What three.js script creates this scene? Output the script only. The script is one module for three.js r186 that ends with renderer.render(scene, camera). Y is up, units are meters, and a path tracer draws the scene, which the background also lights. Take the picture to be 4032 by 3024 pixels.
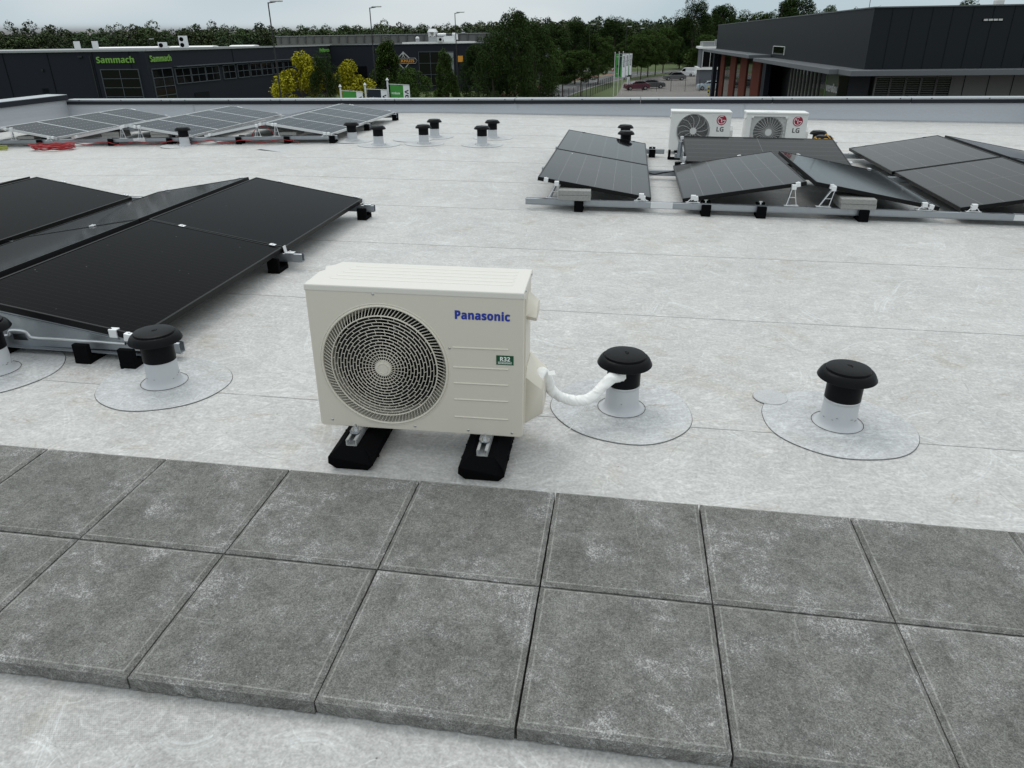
import * as THREE from 'three';
import { RoundedBoxGeometry } from 'three/addons/geometries/RoundedBoxGeometry.js';
import { TextGeometry } from 'three/addons/geometries/TextGeometry.js';
import { FontLoader } from 'three/addons/loaders/FontLoader.js';
import { mergeGeometries, toCreasedNormals } from 'three/addons/utils/BufferGeometryUtils.js';

// ---------------------------------------------------------------- camera, sky, sun, exposure
const scene = new THREE.Scene();
const EYE = new THREE.Vector3(1.6667, 1.5353, 2.2056);
const camera = new THREE.PerspectiveCamera(55.06, 1024 / 768, 0.05, 3000);
camera.position.copy(EYE);
camera.rotation.order = 'YXZ';
camera.rotation.set(-0.447875, 0.146491, 0.003015);
scene.add(camera);
const renderer = new THREE.WebGLRenderer({ antialias: true });
renderer.setSize(1024, 768);
renderer.toneMapping = THREE.LinearToneMapping;
renderer.toneMappingExposure = 0.98;
renderer.shadowMap.enabled = true;

let seedState = 12345;
function rnd() { seedState |= 0; seedState = (seedState + 0x6d2b79f5) | 0; let t = Math.imul(seedState ^ (seedState >>> 15), 1 | seedState); t = (t + Math.imul(t ^ (t >>> 7), 61 | t)) ^ t; return ((t ^ (t >>> 14)) >>> 0) / 4294967296; }
function reseed(n) { seedState = n * 7919 + 13; }
const rr = (a, b) => a + (b - a) * rnd();
// tileable value noise, period p lattice cells
function makeNoise(p, seed) {
  reseed(seed); const g = new Float32Array(p * p); for (let i = 0; i < p * p; i++) g[i] = rnd();
  return (u, v) => { // u, v in 0..1, wraps
    let x = u * p, y = v * p; let xi = Math.floor(x), yi = Math.floor(y); let fx = x - xi, fy = y - yi;
    fx = fx * fx * (3 - 2 * fx); fy = fy * fy * (3 - 2 * fy);
    xi = ((xi % p) + p) % p; yi = ((yi % p) + p) % p; const x1 = (xi + 1) % p, y1 = (yi + 1) % p;
    const a = g[yi * p + xi], b = g[yi * p + x1], c = g[y1 * p + xi], d = g[y1 * p + x1];
    return a + (b - a) * fx + (c - a) * fy + (a - b - c + d) * fx * fy;
  };
}

// overcast sky: brighter towards the zenith, soft cloud banks, a faint blue cast between them
{
  const W = 1024, H = 512, data = new Float32Array(W * H * 4);
  const n1 = makeNoise(8, 3), n2 = makeNoise(16, 4), n3 = makeNoise(32, 5), n4 = makeNoise(64, 6);
  const d = new THREE.Vector3();
  for (let j = 0; j < H; j++) {
    const el = ((j + 0.5) / H - 0.5) * Math.PI;
    for (let i = 0; i < W; i++) {
      const az = ((i + 0.5) / W - 0.5) * 2 * Math.PI;
      const s = Math.max(0, Math.sin(el));
      // clouds laid out on a high flat layer
      const k = 1 / (s + 0.22); d.set(Math.cos(az) * Math.cos(el) * k, 0, Math.sin(az) * Math.cos(el) * k);
      const u = d.x * 0.055 + 0.31, v = d.z * 0.055 + 0.17;
      const c = 0.42 * n1(u, v) + 0.28 * n2(u * 1.1, v) + 0.18 * n3(u, v * 1.1) + 0.12 * n4(u, v);
      const t = Math.min(1, Math.max(0, (c - 0.36) / 0.3));
      const L = 0.64 * (1 + 0.86 * s);
      const o = (j * W + i) * 4;
      const b = 0.92 + 0.2 * t;
      const w = 0.18 + t * 0.7 + 0.2 * s; data[o] = L * b * (0.8 + 0.14 * w); data[o + 1] = L * b * (1.0); data[o + 2] = L * b * (1.1 - 0.08 * w); data[o + 3] = 1;
      if (el < 0) { data[o] = 0.2; data[o + 1] = 0.2; data[o + 2] = 0.2; }
    }
  }
  const sky = new THREE.DataTexture(data, W, H, THREE.RGBAFormat, THREE.FloatType);
  sky.mapping = THREE.EquirectangularReflectionMapping; sky.magFilter = THREE.LinearFilter; sky.minFilter = THREE.LinearFilter; sky.colorSpace = THREE.LinearSRGBColorSpace; sky.needsUpdate = true;
  scene.background = sky; scene.environment = sky;
}
const sun = new THREE.DirectionalLight(new THREE.Color(1, 0.97, 0.92), 0.75);
sun.position.set(-8, 21, -15); sun.target.position.set(0, 0, -5);
sun.castShadow = true; sun.shadow.radius = 45; sun.shadow.mapSize.set(4096, 4096);
Object.assign(sun.shadow.camera, { left: -40, right: 40, top: 40, bottom: -40, near: 0.5, far: 120 });
scene.add(sun, sun.target);

// ---------------------------------------------------------------- helpers
const font = await new FontLoader().loadAsync('fonts/droid/droid_sans_bold.typeface.json');
const fontR = await new FontLoader().loadAsync('fonts/droid/droid_sans_regular.typeface.json');
const taken = new Map();
function numbered(n) { const k = taken.get(n) || 0; taken.set(n, k + 1); return k ? `${n}_${String(k).padStart(3, '0')}` : n; }
function thing(name, label, category, group) {
  const g = new THREE.Group(); g.name = numbered(name); g.userData = { label, category }; if (group) g.userData.group = group; scene.add(g); return g;
}
function part(parent, name, geo, mat) { const m = new THREE.Mesh(geo, mat); m.name = name; parent.add(m); return m; }
function tag(o, label, category, group) { o.userData.label = label; o.userData.category = category; if (group) o.userData.group = group; return o; }
function lone(name, geo, mat, label, category, group) { const m = new THREE.Mesh(geo, mat); m.name = numbered(name); scene.add(m); return tag(m, label, category, group); }
function structure(name, geo, mat) { const m = geo ? new THREE.Mesh(geo, mat) : new THREE.Group(); m.name = numbered(name); m.userData.kind = 'structure'; scene.add(m); return m; }
function copyOf(src, label) { const c = src.clone(); c.name = numbered(src.name.replace(/_\d{3}$/, '')); c.userData = { ...src.userData, label }; scene.add(c); return c; }
function lin(r, g, b) { return new THREE.Color().setRGB(r, g, b); }
function matte(c, roughness, spec) { return new THREE.MeshPhysicalMaterial({ color: lin(...c), roughness, specularIntensity: spec }); }
function std(c, roughness = 0.7, metalness = 0, extra = {}) { return new THREE.MeshStandardMaterial({ color: Array.isArray(c) ? lin(...c) : c, roughness, metalness, ...extra }); }
const box = (w, h, d, x = 0, y = 0, z = 0) => new THREE.BoxGeometry(w, h, d).translate(x, y, z);
const rbox = (w, h, d, r, x = 0, y = 0, z = 0, s = 2) => new RoundedBoxGeometry(w, h, d, s, r).translate(x, y, z);
const cyl = (rt, rb, h, x = 0, y = 0, z = 0, s = 24, open = false) => new THREE.CylinderGeometry(rt, rb, h, s, 1, open).translate(x, y, z);
const cylZ = (rt, rb, h, x = 0, y = 0, z = 0, s = 24, open = false) => new THREE.CylinderGeometry(rt, rb, h, s, 1, open).rotateX(Math.PI / 2).translate(x, y, z);
function bar(a, b, r, s = 6, r2 = r) { // round bar from a to b
  const A = new THREE.Vector3(...a), B = new THREE.Vector3(...b), L = A.distanceTo(B);
  const g = new THREE.CylinderGeometry(r2, r, L, s); g.translate(0, L / 2, 0);
  g.applyQuaternion(new THREE.Quaternion().setFromUnitVectors(new THREE.Vector3(0, 1, 0), B.clone().sub(A).normalize())); g.translate(A.x, A.y, A.z); return g;
}
function merge(list) { return mergeGeometries(list.map((g) => { const n = g.index ? g.toNonIndexed() : g; for (const k of Object.keys(n.attributes)) if (!['position', 'normal', 'uv'].includes(k)) n.deleteAttribute(k); return n; })); }
function tube(pts, r, seg = 60, rs = 8, closed = false) { return new THREE.TubeGeometry(new THREE.CatmullRomCurve3(pts.map((p) => new THREE.Vector3(...p)), closed), seg, r, rs, closed); }
function extrudeX(profile, len, bevel = 0, holes) { // profile in (z,y) extruded along x, centred
  const s = new THREE.Shape(profile.map(([a, b]) => new THREE.Vector2(a, b)));
  if (holes) for (const h of holes) s.holes.push(new THREE.Path(h.map(([a, b]) => new THREE.Vector2(a, b))));
  const g = new THREE.ExtrudeGeometry(s, { depth: len - 2 * bevel, bevelEnabled: bevel > 0, bevelSize: bevel, bevelThickness: bevel, bevelSegments: 2, curveSegments: 10 });
  g.translate(0, 0, -(len - 2 * bevel) / 2); g.rotateY(-Math.PI / 2); return g; // shape x -> z
}
function extrudeZ(profile, len, bevel = 0, holes) {
  const s = profile instanceof THREE.Shape ? profile : new THREE.Shape(profile.map(([a, b]) => new THREE.Vector2(a, b)));
  if (holes) for (const h of holes) s.holes.push(h);
  const g = new THREE.ExtrudeGeometry(s, { depth: len - 2 * bevel, bevelEnabled: bevel > 0, bevelSize: bevel, bevelThickness: bevel, bevelSegments: 2, curveSegments: 48 });
  g.translate(0, 0, -(len - 2 * bevel) / 2); return g;
}
function textGeo(str, size, depth, f = font, fat = 0) { const g = new TextGeometry(str, { font: f, size, depth, curveSegments: 5, bevelEnabled: fat > 0, bevelSize: fat, bevelThickness: 0.01, bevelSegments: 1 }); g.computeBoundingBox(); return g; }
function fitText(str, width, height, depth, f = font, fat = 0) { // text scaled to a width and a height (cap height of the box)
  const cap = textGeo('H', 1, 1, f).boundingBox.max.y, g = textGeo(str, 1, 1, f, fat), b = g.boundingBox; g.translate(-b.min.x, 0, 0); g.scale(width / (b.max.x - b.min.x), height / cap, depth); return g;
}
function canvasTex(w, h, draw, srgb = true) {
  const c = document.createElement('canvas'); c.width = w; c.height = h; draw(c.getContext('2d'), w, h);
  const t = new THREE.CanvasTexture(c); if (srgb) t.colorSpace = THREE.SRGBColorSpace; t.wrapS = t.wrapT = THREE.RepeatWrapping; t.magFilter = THREE.LinearFilter; t.anisotropy = 8; return t;
}
const toS = (v) => Math.round(255 * (v <= 0.0031308 ? 12.92 * v : 1.055 * Math.pow(v, 1 / 2.4) - 0.055));
const roofY = (x) => (x < -2.6 ? 0.034 * (x + 2.6) : 0);   // the deck falls away gently on the left

// ---------------------------------------------------------------- materials
// PVC roof membrane: mottled grey, scuffs, scratches, a few brown stains
function membraneTexture(seed, embossed) {
  const N = 2048;
  const a = makeNoise(6, seed), b = makeNoise(17, seed + 1), c = makeNoise(61, seed + 2), d = makeNoise(330, seed + 3), e = makeNoise(600, seed + 4), f = makeNoise(1024, seed + 5);
  const map = canvasTex(N, N, (ctx) => {
    const im = ctx.createImageData(N, N), q = im.data;
    for (let j = 0; j < N; j++) for (let i = 0; i < N; i++) {
      const u = i / N, v = j / N;
      const wob = (b(u, v) - 0.5) * 0.02;
      const m = (a(u, v) - 0.5) * 0.05 + (b(u + 0.3, v) - 0.5) * 0.06 + (c(u + wob, v * 1 + wob) - 0.5) * 0.07;
      let fl = d(u * 0.5 + wob, v + wob * 2); fl = Math.abs(fl - 0.5) * 2; // flaky streaks
      const flake = Math.max(0, d(u * 0.5 + wob, v + 0.3) - 0.55) * c(u + 0.6, v) * 0.42;
      let g = (embossed ? 0.39 : 0.45) + m * 0.65 + (fl - 0.45) * 0.07 + flake * 0.7 + (e(u, v) - 0.5) * 0.11 + (f(u, v) - 0.5) * 0.1;  // embossed sheet darker overall: dust plus painted-in shade beside the pavers
      const dirt = Math.max(0, c(u * 1 + 0.5, v + 0.2) * 0.5 + b(u + 0.7, v + 0.1) * 0.6 - 0.72) * 1.1 * (0.5 + e(u + 0.4, v)); // brownish soiling
      const o = (j * N + i) * 4;
      q[o] = toS(g * 1.012 * (1 - 0.32 * dirt)); q[o + 1] = toS(g * (1 - 0.42 * dirt)); q[o + 2] = toS(g * 0.972 * (1 - 0.58 * dirt)); q[o + 3] = 255;
    }
    ctx.putImageData(im, 0, 0);
    reseed(seed + 50); ctx.lineCap = 'round';
    const stroke = (x, y, L, ang, w, col, bend) => { for (const ox of [-N, 0, N]) for (const oy of [-N, 0, N]) { if (x + ox < -L * 2 || x + ox > N + L * 2 || y + oy < -L * 2 || y + oy > N + L * 2) continue; ctx.strokeStyle = col; ctx.lineWidth = w; ctx.beginPath(); ctx.moveTo(x + ox, y + oy); ctx.quadraticCurveTo(x + ox + Math.cos(ang + bend) * L / 2, y + oy + Math.sin(ang + bend) * L / 2, x + ox + Math.cos(ang) * L, y + oy + Math.sin(ang) * L); ctx.stroke(); } };
    for (let k = 0; k < 9000; k++) stroke(rr(0, N), rr(0, N), rr(6, 34), rr(-0.7, 0.7) + (rnd() < 0.3 ? 1.2 : 0), rr(1, 2.6), rnd() < 0.6 ? `rgba(222,226,226,${rr(0.1, 0.38)})` : `rgba(120,120,114,${rr(0.06, 0.24)})`, rr(-0.6, 0.6));
    for (let k = 0; k < 110; k++) { // bundles of parallel scuffs, from dragged gear
      const x = rr(0, N), y = rr(0, N), an = rr(-1.4, 1.4), L = rr(60, 320), bd = rr(-0.5, 0.5), n = 3 + rnd() * 9;
      for (let m = 0; m < n; m++) stroke(x + rr(-20, 20), y + rr(-14, 14), L * rr(0.4, 1), an + rr(-0.06, 0.06), rr(1, 3.5), `rgba(226,229,229,${rr(0.06, 0.22)})`, bd);
    }
    for (let k = 0; k < 150; k++) stroke(rr(0, N), rr(0, N), rr(20, 130), rr(-1.5, 1.5), rr(0.6, 1.4), `rgba(96,94,88,${rr(0.12, 0.4)})`, rr(-0.4, 0.4));
    for (let k = 0; k < 90; k++) { // brown smears
      const x = rr(0, N), y = rr(0, N), an = rr(-0.8, 0.8); for (let m = 0; m < 14; m++) stroke(x + rr(-26, 26), y + rr(-9, 9), rr(6, 30), an + rr(-0.5, 0.5), rr(1, 3), `rgba(128,112,92,${rr(0.08, 0.3)})`, rr(-0.4, 0.4));
    }
    for (let k = 0; k < 260; k++) { ctx.fillStyle = `rgba(60,58,54,${rr(0.25, 0.75)})`; ctx.beginPath(); ctx.arc(rr(0, N), rr(0, N), rr(0.5, 1.7), 0, 7); ctx.fill(); }
    if (embossed) { // dusty footprints and wiped swirls over an embossed dot pattern
      for (let k = 0; k < 26; k++) {
        const cx = rr(0, N), cy = rr(0, N), w = rr(90, 260), h = rr(40, 110), an = rr(-0.5, 0.5), light = rnd() < 0.6;
        ctx.save(); ctx.translate(cx, cy); ctx.rotate(an);
        for (let y = -h; y < h; y += 3.4) for (let x = -w; x < w; x += 3.4) { const e2 = (x / w) ** 2 + (y / h) ** 2; if (e2 > rr(0.5, 1.1)) continue; ctx.fillStyle = light ? `rgba(100,100,96,${rr(0.25, 0.5)})` : `rgba(220,222,220,${rr(0.2, 0.4)})`; ctx.beginPath(); ctx.ellipse(x + ((y / 3.4) & 1) * 1.7, y, 1.0, 0.7, 0.3, 0, 7); ctx.fill(); }
        ctx.restore();
      }
      for (let k = 0; k < 60; k++) { const x = rr(0, N), y = rr(0, N), r0 = rr(14, 80), a0 = rr(0, 6.3), n = 5 + rnd() * 10; for (let m = 0; m < n; m++) { ctx.strokeStyle = `rgba(222,225,226,${rr(0.04, 0.15)})`; ctx.lineWidth = rr(2, 7); ctx.beginPath(); ctx.arc(x, y, Math.max(4, r0 + rr(-16, 16)), a0, a0 + rr(0.5, 1.7)); ctx.stroke(); } }
    }
  });
  const bump = canvasTex(1024, 1024, (ctx) => {
    const im = ctx.createImageData(1024, 1024), q = im.data, p1 = makeNoise(260, seed + 9), p2 = makeNoise(30, seed + 10);
    for (let j = 0; j < 1024; j++) for (let i = 0; i < 1024; i++) { const u = i / 1024, v = j / 1024; const w = 128 + 70 * (p1(u, v) - 0.5) + 90 * (p2(u, v) - 0.5); const o = (j * 1024 + i) * 4; q[o] = q[o + 1] = q[o + 2] = w; q[o + 3] = 255; }
    ctx.putImageData(im, 0, 0);
  }, false);
  return { map, bump };
}
const memA = membraneTexture(11, false), memB = membraneTexture(41, true);
const M = {};
M.membrane = new THREE.MeshStandardMaterial({ map: memA.map, bumpMap: memA.bump, bumpScale: 0.0022, roughness: 0.52 });
M.membraneWalkedShaded = new THREE.MeshStandardMaterial({ map: memB.map, bumpMap: memB.bump, bumpScale: 0.0022, roughness: 0.55 });
M.flashing = new THREE.MeshStandardMaterial({ map: memA.map, color: lin(1.0, 1.025, 1.06), bumpMap: memA.bump, bumpScale: 0.0012, roughness: 0.5 });
M.sleeve = std([0.48, 0.495, 0.515], 0.55);
M.dirtAndJointShade = matte([0.055, 0.053, 0.047], 0.9, 0.2);  // grime and scuff colour, also the painted shade in the paver joints
M.edgeGrime = matte([0.12, 0.118, 0.11], 0.9, 0.2);
M.lapGrime = matte([0.33, 0.33, 0.32], 0.9, 0.2);
M.upstand = new THREE.MeshStandardMaterial({ color: lin(0.40, 0.42, 0.45), roughness: 0.6, bumpMap: memA.bump, bumpScale: 0.006 });
M.copingDark = matte([0.016, 0.019, 0.025], 0.45, 0.35);
M.copingLight = std([0.42, 0.44, 0.46], 0.35, 0.75);
M.blackPlastic = matte([0.007, 0.0075, 0.0085], 0.34, 0.12);
M.blackRubber = matte([0.0045, 0.0045, 0.005], 0.95, 0.08);
M.galv = (() => { // galvanised steel with faint spangle
  const n1 = makeNoise(24, 71), n2 = makeNoise(90, 72);
  const rough = canvasTex(256, 256, (ctx) => { const im = ctx.createImageData(256, 256), q = im.data; for (let j = 0; j < 256; j++) for (let i = 0; i < 256; i++) { const w = 90 + 60 * n1(i / 256, j / 256) + 40 * n2(i / 256, j / 256); const o = (j * 256 + i) * 4; q[o] = q[o + 1] = q[o + 2] = w; q[o + 3] = 255; } ctx.putImageData(im, 0, 0); }, false);
  return new THREE.MeshStandardMaterial({ color: lin(0.34, 0.365, 0.39), roughness: 0.85, roughnessMap: rough, metalness: 0.9 });
})();
M.alu = std([0.72, 0.73, 0.74], 0.38, 0.8);
M.bolt = std([0.55, 0.56, 0.57], 0.25, 0.95);
M.clampWhite = std([0.74, 0.75, 0.76], 0.4, 0.55);
M.frameBlack = matte([0.006, 0.006, 0.0065], 0.4, 0.28);
M.frameSilver = std([0.62, 0.63, 0.64], 0.36, 0.7);
M.beige = std([0.62, 0.58, 0.5], 0.42);
M.beigeLid = std([0.65, 0.625, 0.575], 0.42);
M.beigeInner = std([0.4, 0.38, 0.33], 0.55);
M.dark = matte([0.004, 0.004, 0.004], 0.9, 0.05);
M.fanGrey = matte([0.014, 0.0145, 0.015], 0.5, 0.3);
M.coil = matte([0.045, 0.047, 0.05], 0.7, 0.2);
M.logoBlue = std([0.008, 0.03, 0.3], 0.4);
M.screw = std([0.5, 0.5, 0.5], 0.3, 0.9);
M.white = std([0.78, 0.78, 0.76], 0.5);
M.lgWhite = std([0.7, 0.7, 0.68], 0.45);
M.tape = new THREE.MeshStandardMaterial({ color: lin(0.84, 0.84, 0.82), roughness: 0.55 });
M.steel = std([0.55, 0.56, 0.57], 0.3, 0.9);
// solar glass: dark cells printed under smooth glass
function panelTexture(kind) {
  return canvasTex(512, 1024, (ctx, w, h) => {
    const base = kind === 'silver' ? [27, 29, 34] : kind === 'lined' ? [14, 15, 17] : [8, 8, 9];
    ctx.fillStyle = `rgb(${base})`; ctx.fillRect(0, 0, w, h); reseed(kind.length * 31);
    const cw = w / 6;
    if (kind === 'fine') { for (let k = 0; k < 108; k++) { const y = (k + 0.5) * h / 108; ctx.fillStyle = `rgba(50,48,50,${k % 3 ? 0.25 : 0.55})`; ctx.fillRect(0, y, w, 2.4); } for (let k = 0; k < 14; k++) { ctx.fillStyle = `rgba(190,188,180,${rr(0.3, 0.8)})`; ctx.beginPath(); ctx.ellipse(rr(0, w), rr(0, h), rr(0.8, 2.4), rr(0.8, 3), 0, 0, 7); ctx.fill(); } ctx.fillStyle = 'rgba(6,6,7,1)'; for (let k = 1; k < 6; k++) ctx.fillRect(k * cw - 0.7, 0, 1.4, h); }
    if (kind === 'lined') { for (let k = 1; k < 6; k++) { ctx.fillStyle = 'rgba(140,141,143,0.8)'; ctx.fillRect(k * cw - 0.8, 0, 1.6, h); } for (let k = 1; k < 20; k++) { ctx.fillStyle = 'rgba(70,72,76,0.35)'; ctx.fillRect(0, k * h / 20 - 0.5, w, 1.1); } ctx.fillStyle = 'rgba(140,142,146,0.7)'; ctx.fillRect(0, h / 2 - 1, w, 2); }
    if (kind === 'silver') {
      for (let k = 1; k < 6; k++) { ctx.fillStyle = 'rgba(150,155,165,0.5)'; ctx.fillRect(k * cw - 1, 0, 2, h); }
      for (let k = 1; k < 20; k++) { ctx.fillStyle = 'rgba(150,155,165,0.3)'; ctx.fillRect(0, k * h / 20 - 1, w, 2); for (let m = 0; m <= 6; m++) { ctx.fillStyle = 'rgba(220,222,226,0.8)'; ctx.beginPath(); const x = m * cw, y = k * h / 20; ctx.moveTo(x - 5, y); ctx.lineTo(x, y - 5); ctx.lineTo(x + 5, y); ctx.lineTo(x, y + 5); ctx.fill(); } }
      ctx.fillStyle = 'rgba(225,228,232,1)'; ctx.fillRect(0, h / 2 - 7, w, 14);
    }
  });
}
const glassMat = (k, rough, spec) => new THREE.MeshPhysicalMaterial({ map: panelTexture(k), roughness: rough, ior: 1.45, specularIntensity: spec });
M.glassFine = glassMat('fine', 0.1, 0.035); M.glassLined = glassMat('lined', 0.06, 0.15); M.glassSilver = glassMat('silver', 0.1, 0.07);
// ---------------------------------------------------------------- the roof deck: welded membrane sheets, upstands, copings
const roof = structure('roof');
{
  const xs = [-10.6, -9.3, -8, -6.7, -5.4, -4.1, -2.9, -2.3, -1, 0.4, 1.8, 3.2, 4.6, 6, 7.4, 9.4];
  const edges = []; for (let z = -13.5; z < -13; z++) edges.push(z);
  for (let k = 9; k >= -5; k--) { const z = -0.65 - 1.36 * k; if (z > -13.4) edges.push(z); }
  edges.push(7.2);
  for (let s = 0; s + 1 < edges.length; s++) {
    const zf = edges[s] - (s ? 0.05 : 0), zn = edges[s + 1]; reseed(200 + s); const ou = rnd(), ov = rnd(), flip = rnd() < 0.5 ? -1 : 1;
    const pos = [], uv = [], idx = [], S = zf > 0.5 && zf < 2.2 ? 3.2 : 4.4;
    const rows = [[zf, 0.0004], [(zf + zn) / 2, 0.0016], [zn, 0.0022], [zn + 0.0008, -0.001]];
    rows.forEach(([z, y]) => xs.forEach((x) => { pos.push(x, y + roofY(x), z); uv.push((x * flip) / S + ou, -z / S + ov); }));
    const n = xs.length; for (let r = 0; r < rows.length - 1; r++) for (let i = 0; i < n - 1; i++) { const a = r * n + i; idx.push(a, a + n, a + 1, a + 1, a + n, a + n + 1); }
    const g = new THREE.BufferGeometry(); g.setAttribute('position', new THREE.Float32BufferAttribute(pos, 3)); g.setAttribute('uv', new THREE.Float32BufferAttribute(uv, 2)); g.setIndex(idx);
    part(roof, 'membrane_sheet', toCreasedNormals(g, 0.5), zf > 0.5 && zf < 2.2 ? M.membraneWalkedShaded : M.membrane);
    if (s + 2 < edges.length) { // grime caught along the welded lap
      reseed(300 + s); const bits = []; let x = -2.2;
      while (x < 9.2) { const L = rr(0.25, 1.1); bits.push(box(L, 0.001, rr(0.0008, 0.0016), x + L / 2, 0.0012, zn + 0.002)); x += L * rr(1, 1.12); }
      part(roof, 'seam_grime', merge(bits), M.lapGrime).userData.kind = 'stuff';
    }
  }
  // stiff underlay and deck below the membrane
  part(roof, 'deck', box(20.6, 0.3, 21.2, -0.6, -0.62, -3.15), M.upstand);
  // loose square patch and round weld patches
  const patch = new THREE.PlaneGeometry(0.62, 0.6).rotateX(-Math.PI / 2).rotateY(-0.5).translate(-3.2, 0.006 + roofY(-3.2), -8.3);
  part(roof, 'square_patch', patch, M.flashing);
  part(roof, 'round_patch', new THREE.CylinderGeometry(0.076, 0.078, 0.004, 40).translate(2.405, 0.0075, -0.985), M.flashing);
  part(roof, 'round_patch_grime', new THREE.TorusGeometry(0.0775, 0.0008, 4, 48).rotateX(Math.PI / 2).translate(2.405, 0.0055, -0.985), M.edgeGrime);
  part(roof, 'round_patch', new THREE.CylinderGeometry(0.3, 0.302, 0.004, 48).translate(-1.6, 0.008, -9.35), M.flashing);
}
// far parapet: its top runs level while the deck falls
const topAt = (x) => 0.305 + 0.0167 * x;
{
  const p = structure('far_parapet');
  const n = 26, pos = [], uv = [], idx = []; const x0 = -10.6, x1 = 9.4;
  reseed(77);
  for (let i = 0; i <= n; i++) {
    const x = x0 + (x1 - x0) * i / n; const yb = roofY(x), yt = topAt(x) - 0.085; const rows = [[yb - 0.4, -13.5], [yb + 0.0, -13.43], [yb + 0.03, -13.475], [(yb + yt) / 2, -13.492 + rr(-0.007, 0.007)], [yt, -13.5]];
    rows.forEach(([y, z], r) => { pos.push(x, y + (r > 1 && r < 4 ? rr(-0.004, 0.004) : 0), z); uv.push(x / 6, y / 6); });
    if (i < n) for (let r = 0; r < 4; r++) { const a = i * 5 + r; idx.push(a, a + 5, a + 1, a + 1, a + 5, a + 6); }
  }
  const g = new THREE.BufferGeometry(); g.setAttribute('position', new THREE.Float32BufferAttribute(pos, 3)); g.setAttribute('uv', new THREE.Float32BufferAttribute(uv, 2)); g.setIndex(idx); g.computeVertexNormals();
  part(p, 'upstand', g, M.upstand);
  const core = new THREE.Shape([[x0 - 0.3, -7], [x1 + 0.3, -7], [x1 + 0.3, topAt(x1) - 0.09], [x0 - 0.3, topAt(x0) - 0.09]].map(([a, b]) => new THREE.Vector2(a, b)));
  part(p, 'wall_core', new THREE.ExtrudeGeometry(core, { depth: 0.24, bevelEnabled: false }).translate(0, 0, -13.75), M.copingDark);
  for (let k = 0; k < 8; k++) { // coping pieces, each with its butt joint and fixing screws
    const a = -10.6 + k * 2.5, b = a + 2.5 - 0.012, cx = (a + b) / 2, y = topAt(cx), tilt = Math.atan(0.0167);
    const c = part(p, 'coping', merge([rbox(b - a, 0.034, 0.3, 0.006, 0, -0.017, 0)]).rotateZ(tilt).translate(cx, y, -13.61), M.copingLight);
    part(c, 'drip_edge', box(b - a, 0.068, 0.27, 0, -0.068, -0.004).rotateZ(tilt).translate(cx, y, -13.605), M.copingDark);
    const sc = []; for (const q of [-0.9, 0.1, 1.05]) sc.push(cylZ(0.011, 0.011, 0.01, q, -0.016, 0.153, 8));
    part(c, 'screw', merge(sc).rotateZ(tilt).translate(cx, y, -13.61), M.copingDark);
  }
  // vertical membrane laps
  for (const x of [-7.6, -0.55, 3.9]) part(p, 'lap', box(0.006, topAt(x) - roofY(x) - 0.12, 0.006, x, (topAt(x) - 0.085 + roofY(x) + 0.03) / 2, -13.484), M.upstand);
}
{
  const p = structure('left_parapet'); const x = -10.6;
  part(p, 'upstand', box(0.03, 0.5, 20.6, x, -0.13, -3.2), M.upstand);
  part(p, 'upstand_fold', extrudeZ([[-10.59, -0.29], [-10.52, -0.272], [-10.57, -0.23], [-10.59, -0.1]], 20.4).translate(0, 0, -3.25), M.upstand);
  part(p, 'wall_core', box(0.28, 7.2, 20.6, x - 0.16, -3.52, -3.2), M.copingDark);
  for (let k = 0; k < 7; k++) { const c = part(p, 'coping', rbox(0.5, 0.1, 2.99, 0.008, x - 0.18, 0.175, -12 + k * 3), M.copingDark); part(c, 'coping_top', rbox(0.47, 0.012, 2.985, 0.004, x - 0.18, 0.2285, -12 + k * 3), M.copingLight); }
  const q = structure('right_parapet');
  part(q, 'upstand', box(0.05, 0.75, 20.8, 9.4, 0.02, -3.1), M.upstand);
  part(q, 'wall_core', box(0.26, 7.3, 20.8, 9.56, -3.3, -3.1), M.copingDark);
  for (let k = 0; k < 7; k++) { const c = part(q, 'coping', rbox(0.32, 0.045, 2.97, 0.006, 9.54, 0.445, -11.9 + k * 3), M.copingLight); part(c, 'drip_edge', box(0.28, 0.05, 2.96, 9.545, 0.397, -11.9 + k * 3), M.copingDark); }
}

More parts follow.
